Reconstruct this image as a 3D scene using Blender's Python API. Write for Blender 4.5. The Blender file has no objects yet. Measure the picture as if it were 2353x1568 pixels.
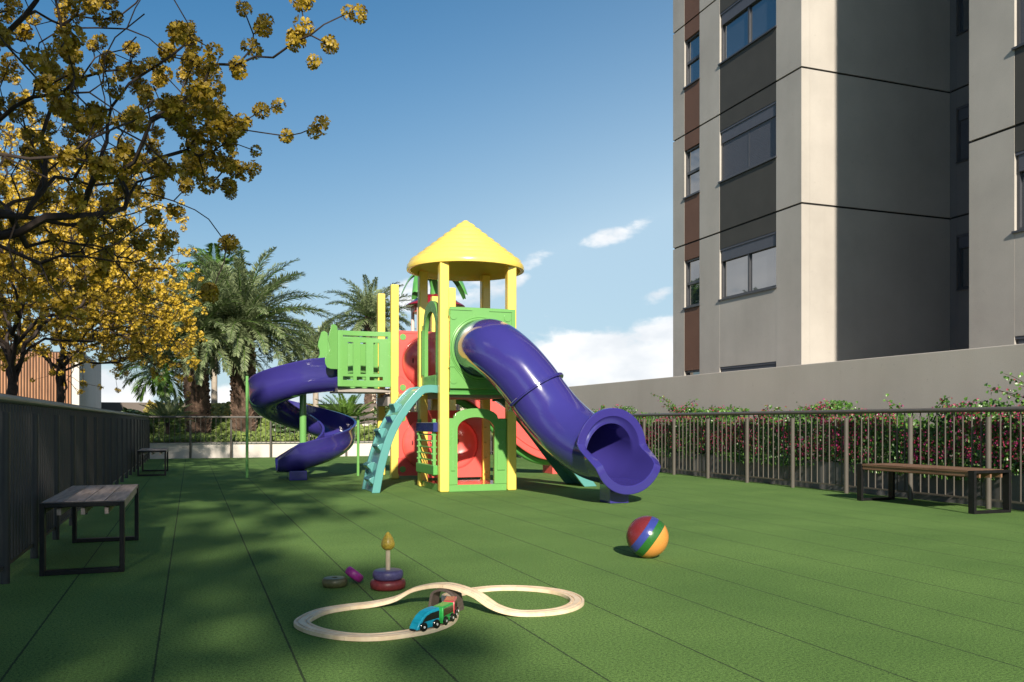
import bpy, math, random
import numpy as np
from mathutils import Vector, Matrix
R = math.radians
scene = bpy.context.scene
COL = scene.collection

# ------------------------------------------------------------------ camera
cam_d = bpy.data.cameras.new("camera")
cam = bpy.data.objects.new("camera", cam_d)
COL.objects.link(cam)
cam.location = (0, 0, 1.0)
cam.rotation_euler = (R(90), 0, R(-20.3))
cam_d.sensor_width = 36.0
cam_d.lens = 36.0 * 1993.0 / 2353.0
cam_d.shift_y = 187.0 / 2353.0
cam_d.clip_start = 0.05
cam_d.clip_end = 3000
scene.camera = cam

# ------------------------------------------------------------------ world, sun, exposure
SUN_EL, SUN_AZ = 27.0, 192.0          # the sun stands behind the camera, slightly to its left
scene.view_settings.view_transform = 'Standard'
scene.view_settings.look = 'None'
scene.view_settings.exposure = 0.57
scene.view_settings.gamma = 1.0
world = bpy.data.worlds.new("World")
scene.world = world
world.use_nodes = True
SKY_STRENGTH = 0.053
CLOUDS = [  # azimuth, elevation, half width, half height (degrees), weight
    (27.5, 3.4, 9.5, 3.9, 1.25), (33.0, 4.8, 6.0, 3.2, 0.9), (20.5, 2.6, 6.0, 2.6, 0.8),
    (27.0, 12.0, 3.6, 0.8, 0.55), (29.2, 13.0, 3.0, 0.6, 0.45), (22.2, 10.7, 2.2, 0.8, 0.7), (20.6, 9.2, 1.6, 0.6, 0.5),
    (29.8, 8.2, 2.4, 0.7, 0.55), (22.2, 7.0, 2.5, 0.7, 0.5), (14.9, 8.2, 3.4, 2.0, 0.75),
    (18.0, 8.8, 3.2, 1.6, 0.7), (-5.2, 1.6, 4.2, 2.4, 1.2), (-14.0, 4.0, 6.0, 3.6, 0.9), (4.0, 1.2, 6.0, 1.8, 0.9),
    (5.6, 8.9, 1.4, 0.6, 0.45), (-34, 10, 19, 11, 1.0), (60, 6, 14, 5, 0.9), (150, 32, 30, 16, 1.0), (-150, 26, 30, 15, 1.0), (100, 22, 22, 12, 0.9), (180, 12, 40, 9, 0.9), (-95, 30, 20, 9, 0.8),  # the wide clouds are out of view, added for white reflections and fill
]
def build_world():
    nt = world.node_tree; nt.nodes.clear(); N = nt.nodes.new; L = nt.links.new
    def math_(op, a, b=None, c=None):
        n = N('ShaderNodeMath'); n.operation = op
        for i, v in enumerate((a, b, c)):
            if v is None: continue
            if isinstance(v, (int, float)): n.inputs[i].default_value = v
            else: L(v, n.inputs[i])
        return n.outputs[0]
    out = N('ShaderNodeOutputWorld'); bg = N('ShaderNodeBackground')
    sky = N('ShaderNodeTexSky'); sky.sky_type = 'NISHITA'; sky.sun_disc = False
    sky.sun_elevation = R(SUN_EL); sky.sun_rotation = R(SUN_AZ)
    sky.altitude = 300; sky.air_density = 1.0; sky.dust_density = 0.5; sky.ozone_density = 1.4
    tc = N('ShaderNodeTexCoord'); sx = N('ShaderNodeSeparateXYZ'); L(tc.outputs['Generated'], sx.inputs[0])
    deg = 180 / math.pi
    az = math_('MULTIPLY', math_('ARCTAN2', sx.outputs[0], sx.outputs[1]), deg)
    el = math_('MULTIPLY', math_('ARCSINE', math_('MINIMUM', math_('MAXIMUM', sx.outputs[2], -1.0), 1.0)), deg)
    tot = None
    for a, e, w, h, k in CLOUDS:
        tilt = 0.26 if h < 0.9 else 0.0
        da = math_('SUBTRACT', az, a)
        u = math_('DIVIDE', da, w)
        v = math_('DIVIDE', math_('SUBTRACT', math_('SUBTRACT', el, e), math_('MULTIPLY', da, tilt)), h)
        d2 = math_('ADD', math_('MULTIPLY', u, u), math_('MULTIPLY', v, v))
        b = math_('MULTIPLY', math_('MAXIMUM', math_('SUBTRACT', 1.0, d2), 0.0), k)
        tot = b if tot is None else math_('MAXIMUM', tot, b)
    cb = N('ShaderNodeCombineXYZ'); L(math_('MULTIPLY', az, 0.24), cb.inputs[0]); L(math_('MULTIPLY', el, 0.46), cb.inputs[1])
    n1 = N('ShaderNodeTexNoise'); n1.inputs['Scale'].default_value = 1.15; n1.inputs['Detail'].default_value = 9; n1.inputs['Roughness'].default_value = 0.56
    L(cb.outputs[0], n1.inputs['Vector'])
    n2 = N('ShaderNodeTexNoise'); n2.inputs['Scale'].default_value = 0.9; n2.inputs['Detail'].default_value = 6
    mp = N('ShaderNodeVectorMath'); mp.operation = 'ADD'; mp.inputs[1].default_value = (7.3, 2.1, 0); L(cb.outputs[0], mp.inputs[0]); L(mp.outputs[0], n2.inputs['Vector'])
    dens = math_('ADD', tot, math_('MULTIPLY', math_('SUBTRACT', n1.outputs[0], 0.5), 1.9))
    mr = N('ShaderNodeMapRange'); mr.interpolation_type = 'SMOOTHSTEP'
    mr.inputs['From Min'].default_value = 0.34; mr.inputs['From Max'].default_value = 0.80; L(dens, mr.inputs['Value'])
    above = math_('GREATER_THAN', tot, 0.0001)
    fac = math_('MULTIPLY', math_('MULTIPLY', mr.outputs[0], above), 0.93)
    cr = N('ShaderNodeValToRGB'); cr.color_ramp.elements[0].position = 0.38; cr.color_ramp.elements[1].position = 0.60
    c0, c1 = 8, 14.0
    cr.color_ramp.elements[0].color = (0.80, 0.83, 0.87, 1); cr.color_ramp.elements[1].color = (1, 1, 1, 1)
    L(n2.outputs[0], cr.inputs[0])
    sc = N('ShaderNodeVectorMath'); sc.operation = 'SCALE'; sc.inputs['Scale'].default_value = c1; L(cr.outputs[0], sc.inputs[0])
    mx = N('ShaderNodeMix'); mx.data_type = 'RGBA'; L(fac, mx.inputs['Factor'])
    # the clear sky: deep blue overhead, paling through a thin haze towards the horizon and the right
    def maprange(x, a0, a1, b0, b1):
        q = N('ShaderNodeMapRange'); q.interpolation_type = 'SMOOTHSTEP'
        for nm, v in (('From Min', a0), ('From Max', a1), ('To Min', b0), ('To Max', b1)): q.inputs[nm].default_value = v
        L(x, q.inputs['Value']); return q.outputs[0]
    tn = N('ShaderNodeMix'); tn.data_type = 'RGBA'; L(maprange(el, 0, 27, 0, 1), tn.inputs['Factor']); tn.inputs[6].default_value = (0.86, 1.0, 1.0, 1); tn.inputs[7].default_value = (0.22, 0.97, 1.34, 1)
    tm = N('ShaderNodeMix'); tm.data_type = 'RGBA'; tm.blend_type = 'MULTIPLY'; tm.inputs['Factor'].default_value = 1.0
    L(sky.outputs[0], tm.inputs[6]); L(tn.outputs[2], tm.inputs[7])
    hz = N('ShaderNodeMix'); hz.data_type = 'RGBA'; hz.inputs[7].default_value = (7.2, 9.6, 11.4, 1)
    side = maprange(math_('ABSOLUTE', math_('SUBTRACT', az, 42.0)), 0, 58, 15, 0)
    e2 = math_('MAXIMUM', math_('SUBTRACT', el, side), 0.0)
    L(math_('MULTIPLY', math_('EXPONENT', math_('MULTIPLY', e2, -0.10)), 0.75), hz.inputs['Factor'])
    L(tm.outputs[2], hz.inputs[6]); L(hz.outputs[2], mx.inputs[6]); L(sc.outputs[0], mx.inputs[7])
    L(mx.outputs[2], bg.inputs[0]); bg.inputs[1].default_value = SKY_STRENGTH; L(bg.outputs[0], out.inputs[0])
build_world()
sun_d = bpy.data.lights.new("sun", 'SUN'); sun_d.energy = 5.0; sun_d.angle = R(1.4); sun_d.color = (1.0, 0.90, 0.76)
sun = bpy.data.objects.new("sun", sun_d); COL.objects.link(sun)
_d = Vector((math.sin(R(SUN_AZ)) * math.cos(R(SUN_EL)), math.cos(R(SUN_AZ)) * math.cos(R(SUN_EL)), math.sin(R(SUN_EL))))
sun.rotation_euler = _d.to_track_quat('Z', 'Y').to_euler()
sun.location = (0, -20, 30)

# ------------------------------------------------------------------ materials
MATS = {}
def new_mat(name):
    m = bpy.data.materials.new(name); m.use_nodes = True
    nt = m.node_tree
    return m, nt, nt.nodes['Principled BSDF']
def c4(c): return (c[0], c[1], c[2], 1)
def noise_node(nt, scale, detail=4, rough=0.55, coord='Object'):
    tc = nt.nodes.new('ShaderNodeTexCoord'); n = nt.nodes.new('ShaderNodeTexNoise')
    n.inputs['Scale'].default_value = scale; n.inputs['Detail'].default_value = detail; n.inputs['Roughness'].default_value = rough
    nt.links.new(tc.outputs[coord], n.inputs['Vector'])
    return n
def ramp(nt, src, stops, interp='LINEAR'):
    r = nt.nodes.new('ShaderNodeValToRGB'); r.color_ramp.interpolation = interp
    e = r.color_ramp.elements
    while len(e) < len(stops): e.new(0.5)
    for el, (p, c) in zip(e, stops): el.position = p; el.color = c4(c)
    nt.links.new(src, r.inputs[0]); return r
def bump(nt, src, b, strength, dist):
    n = nt.nodes.new('ShaderNodeBump'); n.inputs['Strength'].default_value = strength; n.inputs['Distance'].default_value = dist
    nt.links.new(src, n.inputs['Height']); nt.links.new(n.outputs[0], b.inputs['Normal']); return n
def sc(c, k): return tuple(max(0, x * k) for x in c)
def plastic(name, c, rough=0.22, vary=0.035, spec=0.5, coat=0.25):
    m, nt, b = new_mat(name)
    n = noise_node(nt, 3.0, 5)
    r = ramp(nt, n.outputs[0], [(0.3, sc(c, 1 - vary)), (0.7, sc(c, 1 + vary))])
    nt.links.new(r.outputs[0], b.inputs['Base Color'])
    n2 = noise_node(nt, 14, 5)
    rr = ramp(nt, n2.outputs[0], [(0.3, (rough * 0.92,) * 3), (0.75, (rough * 1.15,) * 3)])
    nt.links.new(rr.outputs[0], b.inputs['Roughness'])
    b.inputs['Specular IOR Level'].default_value = spec
    b.inputs['Coat Weight'].default_value = coat; b.inputs['Coat Roughness'].default_value = 0.06
    bump(nt, noise_node(nt, 3, 2).outputs[0], b, 0.03, 0.02)
    return m
def painted(name, c, rough=0.45, vary=0.12, scale=8):
    m, nt, b = new_mat(name)
    n = noise_node(nt, scale, 6)
    r = ramp(nt, n.outputs[0], [(0.3, sc(c, 1 - vary)), (0.7, sc(c, 1 + vary))])
    nt.links.new(r.outputs[0], b.inputs['Base Color']); b.inputs['Roughness'].default_value = rough
    return m
def concrete(name, c, vary=0.10, streak=0.965):
    m, nt, b = new_mat(name)
    n = noise_node(nt, 0.55, 8, 0.6); n2 = noise_node(nt, 11, 5, 0.75)
    r = ramp(nt, n.outputs[0], [(0.25, sc(c, 1 - vary)), (0.5, c), (0.78, sc(c, 1 + vary))])
    pits = ramp(nt, n2.outputs[0], [(0.27, (0.72,) * 3), (0.36, (1, 1, 1))])
    n3 = noise_node(nt, 90, 2, 0.8); g = ramp(nt, n3.outputs[0], [(0.3, (0.9,) * 3), (0.7, (1.06,) * 3)])
    v = nt.nodes.new('ShaderNodeMix'); v.data_type = 'RGBA'; v.blend_type = 'MULTIPLY'; v.inputs['Factor'].default_value = 1
    nt.links.new(r.outputs[0], v.inputs[6]); nt.links.new(pits.outputs[0], v.inputs[7])
    v2 = nt.nodes.new('ShaderNodeMix'); v2.data_type = 'RGBA'; v2.blend_type = 'MULTIPLY'; v2.inputs['Factor'].default_value = 1
    nt.links.new(v.outputs[2], v2.inputs[6]); nt.links.new(g.outputs[0], v2.inputs[7])
    tcs = nt.nodes.new('ShaderNodeTexCoord'); mps = nt.nodes.new('ShaderNodeMapping'); mps.inputs['Scale'].default_value = (2.6, 2.6, 0.12); nt.links.new(tcs.outputs['Object'], mps.inputs[0])
    ns = nt.nodes.new('ShaderNodeTexNoise'); ns.inputs['Scale'].default_value = 1.0; ns.inputs['Detail'].default_value = 7; nt.links.new(mps.outputs[0], ns.inputs['Vector'])
    st = ramp(nt, ns.outputs[0], [(0.34, (streak, streak - 0.005, streak - 0.012)), (0.56, (1.0, 1.0, 1.0))])
    v3 = nt.nodes.new('ShaderNodeMix'); v3.data_type = 'RGBA'; v3.blend_type = 'MULTIPLY'; v3.inputs['Factor'].default_value = 1
    nt.links.new(v2.outputs[2], v3.inputs[6]); nt.links.new(st.outputs[0], v3.inputs[7])
    nt.links.new(v3.outputs[2], b.inputs['Base Color']); b.inputs['Roughness'].default_value = 0.85
    bump(nt, n3.outputs[0], b, 0.25, 0.006)
    return m
def leafy(name, c1, c2, rough=0.5, trans=0.25, clump=0.7):
    m, nt, b = new_mat(name)
    g = nt.nodes.new('ShaderNodeNewGeometry')
    n = noise_node(nt, clump, 3)
    ad = nt.nodes.new('ShaderNodeMath'); ad.operation = 'MULTIPLY_ADD'; ad.inputs[1].default_value = 0.62
    nt.links.new(g.outputs['Random Per Island'], ad.inputs[0])
    sb = nt.nodes.new('ShaderNodeMath'); sb.operation = 'MULTIPLY'; sb.inputs[1].default_value = 0.42
    nt.links.new(n.outputs[0], sb.inputs[0]); nt.links.new(sb.outputs[0], ad.inputs[2])
    r = ramp(nt, ad.outputs[0], [(0.15, c1), (0.85, c2)])
    nt.links.new(r.outputs[0], b.inputs['Base Color']); b.inputs['Roughness'].default_value = rough
    if trans:
        t = nt.nodes.new('ShaderNodeBsdfTranslucent'); nt.links.new(r.outputs[0], t.inputs[0])
        mx = nt.nodes.new('ShaderNodeMixShader'); mx.inputs[0].default_value = trans
        nt.links.new(b.outputs[0], mx.inputs[1]); nt.links.new(t.outputs[0], mx.inputs[2])
        nt.links.new(mx.outputs[0], nt.nodes['Material Output'].inputs[0])
    return m
def wood(name, c1, c2, stretch=(2, 30, 30), rough=0.55, coord='Object'):
    m, nt, b = new_mat(name)
    tc = nt.nodes.new('ShaderNodeTexCoord'); mp = nt.nodes.new('ShaderNodeMapping'); mp.inputs['Scale'].default_value = stretch
    nt.links.new(tc.outputs[coord], mp.inputs[0])
    n = nt.nodes.new('ShaderNodeTexNoise'); n.inputs['Scale'].default_value = 1.0; n.inputs['Detail'].default_value = 8; n.inputs['Distortion'].default_value = 0.6
    nt.links.new(mp.outputs[0], n.inputs['Vector'])
    g = nt.nodes.new('ShaderNodeNewGeometry')
    ad = nt.nodes.new('ShaderNodeMath'); ad.operation = 'MULTIPLY_ADD'; ad.inputs[1].default_value = 0.22; ad.inputs[2].default_value = -0.1
    nt.links.new(g.outputs['Random Per Island'], ad.inputs[0])
    s = nt.nodes.new('ShaderNodeMath'); s.operation = 'ADD'; nt.links.new(ad.outputs[0], s.inputs[0]); nt.links.new(n.outputs[0], s.inputs[1])
    r = ramp(nt, s.outputs[0], [(0.3, c1), (0.68, c2)])
    nt.links.new(r.outputs[0], b.inputs['Base Color']); b.inputs['Roughness'].default_value = rough
    bump(nt, n.outputs[0], b, 0.25, 0.004)
    return m
def turf_mat():
    m, nt, b = new_mat('green_rubber_turf')
    L = nt.links.new
    n = noise_node(nt, 190, 3, 0.75); n2 = noise_node(nt, 72, 4, 0.8); big = noise_node(nt, 0.8, 5, 0.55)
    a = nt.nodes.new('ShaderNodeMath'); a.operation = 'MULTIPLY_ADD'; a.inputs[1].default_value = 0.5
    L(n2.outputs[0], a.inputs[0])
    h = nt.nodes.new('ShaderNodeMath'); h.operation = 'MULTIPLY'; h.inputs[1].default_value = 0.5; L(n.outputs[0], h.inputs[0]); L(h.outputs[0], a.inputs[2])
    r = ramp(nt, a.outputs[0], [(0.405, (0.012, 0.036, 0.007)), (0.475, (0.072, 0.165, 0.031)), (0.565, (0.145, 0.275, 0.058))])
    bg = ramp(nt, big.outputs[0], [(0.32, (0.80, 0.83, 0.80)), (0.66, (1.22, 1.12, 1.2))])
    mx = nt.nodes.new('ShaderNodeMix'); mx.data_type = 'RGBA'; mx.blend_type = 'MULTIPLY'; mx.inputs['Factor'].default_value = 1
    L(r.outputs[0], mx.inputs[6]); L(bg.outputs[0], mx.inputs[7])
    # seams between the rolls of surfacing, every 0.55 m
    tc = nt.nodes.new('ShaderNodeTexCoord'); sx = nt.nodes.new('ShaderNodeSeparateXYZ'); L(tc.outputs['Object'], sx.inputs[0])
    def mt(op, x, y=None):
        q = nt.nodes.new('ShaderNodeMath'); q.operation = op
        for i, v in enumerate((x, y)):
            if v is None: continue
            if isinstance(v, (int, float)): q.inputs[i].default_value = v
            else: L(v, q.inputs[i])
        return q.outputs[0]
    wob = noise_node(nt, 30, 3, 0.7)
    xs = mt('ADD', mt('ADD', sx.outputs[0], 0.34 + 55.0), mt('MULTIPLY', mt('SUBTRACT', wob.outputs[0], 0.5), 0.008))
    fr = mt('ABSOLUTE', mt('SUBTRACT', mt('FRACT', mt('ADD', mt('DIVIDE', xs, 0.552), 0.5)), 0.5))
    w = noise_node(nt, 55, 2, 0.7)
    wid = mt('ADD', mt('MULTIPLY', w.outputs[0], 0.016), 0.0006)
    seam = mt('LESS_THAN', fr, wid)
    m2 = nt.nodes.new('ShaderNodeMix'); m2.data_type = 'RGBA'; L(mt('MULTIPLY', seam, 0.86), m2.inputs['Factor']); L(mx.outputs[2], m2.inputs[6]); m2.inputs[7].default_value = (0.010, 0.020, 0.010, 1)
    L(m2.outputs[2], b.inputs['Base Color']); b.inputs['Roughness'].default_value = 0.9; b.inputs['Specular IOR Level'].default_value = 0.2
    b.inputs['Sheen Weight'].default_value = 0.03; b.inputs['Sheen Roughness'].default_value = 0.4; b.inputs['Sheen Tint'].default_value = (0.8, 1.0, 0.6, 1)
    bump(nt, a.outputs[0], b, 0.7, 0.012)
    return m

M_turf = turf_mat()
M_yellow = plastic('yellow_plastic', (0.88, 0.66, 0.13), 0.25)
M_green = plastic('green_plastic', (0.145, 0.365, 0.10), 0.25)
M_dgreen = plastic('deep_green_plastic', (0.10, 0.35, 0.08), 0.3)
M_red = plastic('red_plastic', (0.76, 0.115, 0.10), 0.22)
M_purple = plastic('purple_plastic', (0.040, 0.033, 0.205), 0.13, 0.04, 0.6, 0.5)
M_teal = plastic('teal_plastic', (0.10, 0.30, 0.285), 0.2)
M_navy = plastic('navy_plastic', (0.02, 0.03, 0.16), 0.2)
M_maroon = plastic('maroon_plastic', (0.30, 0.012, 0.03), 0.12, 0.06, 0.6, 0.6)
M_palepink = plastic('pale_pink_plastic', (0.72, 0.55, 0.50), 0.3)
M_underdeck = painted('grey_deck_underside', (0.30, 0.27, 0.25), 0.5)
M_slot = painted('dark_slot', (0.12, 0.008, 0.012), 0.6)
M_fence = painted('grey_brown_metal_paint', (0.100, 0.090, 0.078), 0.38, 0.07)
M_fence_dark = painted('taupe_grey_metal_paint', (0.085, 0.078, 0.068), 0.4, 0.08)
M_fence_shaded = painted('shade_darkened_metal_paint', (0.032, 0.031, 0.030), 0.5, 0.08)  # railing colour darkened to stand in for the tree shade
M_rail = painted('dark_rail_paint', (0.10, 0.092, 0.085), 0.34, 0.07)
M_black = painted('black_metal', (0.009, 0.009, 0.010), 0.45, 0.3, 20)
M_black.node_tree.nodes['Principled BSDF'].inputs['Specular IOR Level'].default_value = 0.3
M_wood = wood('brown_bench_wood', (0.10, 0.048, 0.028), (0.25, 0.14, 0.085), (30, 2.5, 30))
M_woodgrey = wood('weathered_bench_wood', (0.22, 0.155, 0.125), (0.50, 0.39, 0.335), (30, 2.5, 30))
M_toywood = wood('pale_beech', (0.68, 0.50, 0.32), (0.83, 0.67, 0.47), (18, 18, 8), 0.5)
M_conc = concrete('warm_grey_render', (0.42, 0.395, 0.36), 0.16)
M_conc_wall = concrete('taupe_render', (0.50, 0.46, 0.415), 0.10, 0.97)
M_darkpanel = painted('charcoal_facade_paint', (0.052, 0.049, 0.042), 0.7, 0.10, 2)
M_brownpanel = painted('rust_brown_facade_paint', (0.145, 0.072, 0.045), 0.7, 0.08, 2)
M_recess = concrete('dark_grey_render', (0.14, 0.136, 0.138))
M_frame = painted('window_frame_paint', (0.055, 0.057, 0.065), 0.35, 0.08)
M_shutter = painted('roller_shutter_paint', (0.075, 0.079, 0.098), 0.5, 0.06)
M_joint = painted('joint_black', (0.012, 0.012, 0.012), 0.8)
M_white = concrete('off_white_render', (0.62, 0.58, 0.53), 0.07)
M_planter = concrete('dark_planter_render', (0.15, 0.146, 0.146))
M_soil = painted('dark_soil', (0.035, 0.024, 0.016), 0.95, 0.4, 20)
M_farwall = concrete('brown_grey_render', (0.15, 0.125, 0.11))
M_ground = painted('dry_grass_ground', (0.045, 0.05, 0.026), 0.95, 0.3, 3)
M_bark = painted('dark_bark', (0.035, 0.024, 0.019), 0.85, 0.45, 14)
M_palmbark = painted('palm_boots', (0.15, 0.098, 0.07), 0.85, 0.5, 5)
M_palebark = painted('pale_palm_bark', (0.36, 0.31, 0.25), 0.8, 0.18, 6)
M_petal_shaded = leafy('yellow_petals_shaded', (0.22, 0.145, 0.009), (0.43, 0.295, 0.020), 0.5, 0.20, 0.9)  # near tree's petals, shade put into the colour by darkening it
M_petal2 = leafy('yellow_petals_far', (0.32, 0.205, 0.012), (0.60, 0.42, 0.034), 0.5, 0.15, 0.9)
M_palm = leafy('palm_leaflets', (0.105, 0.145, 0.07), (0.30, 0.36, 0.18), 0.38, 0.15, 0.6)
M_palm2 = leafy('bright_palm_leaflets', (0.055, 0.13, 0.02), (0.16, 0.28, 0.05), 0.4, 0.2, 0.6)
M_ivy = leafy('glossy_green_leaves', (0.022, 0.066, 0.012), (0.11, 0.24, 0.036), 0.35, 0.15, 1.2)
M_pink = leafy('magenta_blossom', (0.55, 0.025, 0.07), (0.46, 0.035, 0.24), 0.5, 0.2, 2.0)
M_stem = painted('thin_stems', (0.07, 0.06, 0.03), 0.8)
M_cover = leafy('ground_cover_leaves', (0.07, 0.12, 0.02), (0.20, 0.27, 0.055), 0.6, 0.1, 0.5)
M_covery = leafy('yellow_shrub_leaves', (0.34, 0.29, 0.06), (0.62, 0.50, 0.15), 0.6, 0.1, 0.5)
M_coverbase = painted('bank_soil', (0.06, 0.075, 0.022), 0.95, 0.35, 9)
M_bush = leafy('dark_shrub_leaves', (0.028, 0.06, 0.02), (0.09, 0.15, 0.045), 0.4, 0.1, 0.8)
M_cream = leafy('cream_blossom', (0.75, 0.55, 0.42), (0.85, 0.78, 0.66), 0.6, 0.1, 2)
M_slat = wood('terracotta_slats', (0.22, 0.095, 0.04), (0.37, 0.175, 0.08), (8, 8, 1), 0.6)
M_slatback = painted('slat_backing', (0.035, 0.025, 0.02), 0.8)
M_chrome = painted('bright_steel', (0.6, 0.6, 0.6), 0.25, 0.05)
M_chrome.node_tree.nodes['Principled BSDF'].inputs['Metallic'].default_value = 0.9
def glass_mat():
    m, nt, b = new_mat('window_glass')
    n = noise_node(nt, 0.7, 3)
    r = ramp(nt, n.outputs[0], [(0.3, (0.03, 0.036, 0.045)), (0.7, (0.05, 0.058, 0.07))])
    nt.links.new(r.outputs[0], b.inputs['Base Color']); b.inputs['Roughness'].default_value = 0.02
    b.inputs['IOR'].default_value = 3.0; b.inputs['Specular IOR Level'].default_value = 0.5
    return m
M_glass = glass_mat()

# ------------------------------------------------------------------ mesh helpers
def link(o, parent=None):
    COL.objects.link(o)
    if parent is not None: o.parent = parent
    return o
def tag(o, label=None, cat=None, group=None, kind=None):
    if label: o['label'] = label
    if cat: o['category'] = cat
    if group: o['group'] = group
    if kind: o['kind'] = kind
    return o
def empty(name, loc=(0, 0, 0), rz=0, parent=None):
    o = bpy.data.objects.new(name, None); o.empty_display_size = 0.2
    o.location = loc; o.rotation_euler = (0, 0, rz)
    return link(o, parent)
def copy_tree(o, parent=None):
    c = o.copy(); link(c, parent)
    for ch in list(o.children): copy_tree(ch, c)
    return c
def mesh_np(name, V, F, mat, parent=None, smooth=False):
    V = np.asarray(V, np.float32); F = np.asarray(F, np.int32); k = F.shape[1]
    me = bpy.data.meshes.new(name)
    me.vertices.add(len(V)); me.vertices.foreach_set('co', V.ravel())
    me.loops.add(F.size); me.loops.foreach_set('vertex_index', F.ravel())
    me.polygons.add(len(F)); me.polygons.foreach_set('loop_start', np.arange(0, F.size, k, dtype=np.int32))
    me.polygons.foreach_set('use_smooth', np.full(len(F), smooth))
    me.update(calc_edges=True); me.validate()
    me.materials.append(mat)
    return link(bpy.data.objects.new(name, me), parent)
class MB:
    def __init__(s): s.v = []; s.f = []
    def add(s, vs, fs):
        b = len(s.v); s.v.extend([tuple(p) for p in vs]); s.f.extend([tuple(i + b for i in f) for f in fs])
    def box(s, x0, y0, z0, x1, y1, z1):
        s.add([(x0,y0,z0),(x1,y0,z0),(x1,y1,z0),(x0,y1,z0),(x0,y0,z1),(x1,y0,z1),(x1,y1,z1),(x0,y1,z1)],
              [(0,3,2,1),(4,5,6,7),(0,1,5,4),(1,2,6,5),(2,3,7,6),(3,0,4,7)])
    def bar(s, a, b, w, h, up=(0, 0, 1)):
        a = Vector(a); b = Vector(b); t = (b - a).normalized(); u = Vector(up)
        sd = t.cross(u).normalized() * (w / 2); uu = sd.cross(t).normalized() * (h / 2)
        vs = [a - sd - uu, a + sd - uu, a + sd + uu, a - sd + uu, b - sd - uu, b + sd - uu, b + sd + uu, b - sd + uu]
        s.add(vs, [(0,1,2,3),(7,6,5,4),(0,4,5,1),(1,5,6,2),(2,6,7,3),(3,7,4,0)])
    def rings(s, rings, closed=True, cap=True, loop=False):
        n = len(rings[0]); vs = [p for r in rings for p in r]; fs = []
        m = len(rings)
        for i in range(m if loop else m - 1):
            j2 = (i + 1) % m
            for j in range(n if closed else n - 1):
                k = (j + 1) % n
                fs.append((i*n + j, i*n + k, j2*n + k, j2*n + j))
        if cap and closed and not loop:
            fs.append(tuple(range(n - 1, -1, -1))); fs.append(tuple((m - 1)*n + j for j in range(n)))
        s.add(vs, fs)
    def tube(s, pts, r, n=8, cap=True):
        pts = [Vector(p) for p in pts]; rs = r if isinstance(r, (list, tuple)) else [r]*len(pts)
        ref = None; out = []
        for i, p in enumerate(pts):
            t = (pts[min(i+1, len(pts)-1)] - pts[max(i-1, 0)]).normalized()
            if ref is None:
                ref = Vector((0, 0, 1)) if abs(t.z) < 0.9 else Vector((1, 0, 0))
            a = (ref - t * ref.dot(t)).normalized(); b = t.cross(a); ref = a
            out.append([p + (a*math.cos(2*math.pi*k/n) + b*math.sin(2*math.pi*k/n))*rs[i] for k in range(n)])
        s.rings(out, True, cap)
    def lathe(s, prof, n=32, c=(0, 0, 0), cap=True):
        c = Vector(c)
        s.rings([[c + Vector((r*math.cos(2*math.pi*k/n), r*math.sin(2*math.pi*k/n), z)) for k in range(n)] for r, z in prof], True, cap)
    def prism(s, poly, mp, w0, w1):
        n = len(poly)
        vs = [mp(u, v, w0) for u, v in poly] + [mp(u, v, w1) for u, v in poly]
        fs = [tuple(range(n)), tuple(range(2*n - 1, n - 1, -1))]
        for i in range(n): j = (i + 1) % n; fs.append((i, i + n, j + n, j))
        s.add(vs, fs)
    def cells(s, us, vs_, hole, mp, w0, w1):
        nu, nv = len(us) - 1, len(vs_) - 1
        ok = lambda i, j: 0 <= i < nu and 0 <= j < nv and not hole(i, j)
        P = {}; V = []; F = []
        def pid(i, j, k):
            if (i, j, k) not in P: P[(i, j, k)] = len(V); V.append(mp(us[i], vs_[j], w1 if k else w0))
            return P[(i, j, k)]
        for i in range(nu):
            for j in range(nv):
                if not ok(i, j): continue
                F.append((pid(i,j,0), pid(i,j+1,0), pid(i+1,j+1,0), pid(i+1,j,0)))
                F.append((pid(i,j,1), pid(i+1,j,1), pid(i+1,j+1,1), pid(i,j+1,1)))
                for di, dj, a, b in ((-1,0,(i,j),(i,j+1)), (1,0,(i+1,j+1),(i+1,j)), (0,-1,(i+1,j),(i,j)), (0,1,(i,j+1),(i+1,j+1))):
                    if not ok(i+di, j+dj): F.append((pid(*a,0), pid(*a,1), pid(*b,1), pid(*b,0)))
        s.add(V, F)
    def sphere(s, c, r, n=16, m=10, sz=1.0):
        prof = [(max(1e-4, r*math.sin(math.pi*i/m)), -r*sz*math.cos(math.pi*i/m)) for i in range(m + 1)]
        s.lathe(prof, n, c, False)
    def build(s, name, mat, parent=None, smooth=True, angle=35, bevel=0.0, seg=2, fix=True):
        me = bpy.data.meshes.new(name); me.from_pydata(s.v, [], s.f); me.update()
        if fix:
            import bmesh
            bm = bmesh.new(); bm.from_mesh(me); bmesh.ops.recalc_face_normals(bm, faces=bm.faces); bm.to_mesh(me); bm.free()
        if smooth:
            me.shade_smooth()
            me.set_sharp_from_angle(angle=R(angle))
        me.materials.append(mat)
        o = link(bpy.data.objects.new(name, me), parent)
        if bevel:
            md = o.modifiers.new('bevel', 'BEVEL'); md.width = bevel; md.segments = seg; md.limit_method = 'ANGLE'; md.angle_limit = R(40); md.harden_normals = smooth
        return o
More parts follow.
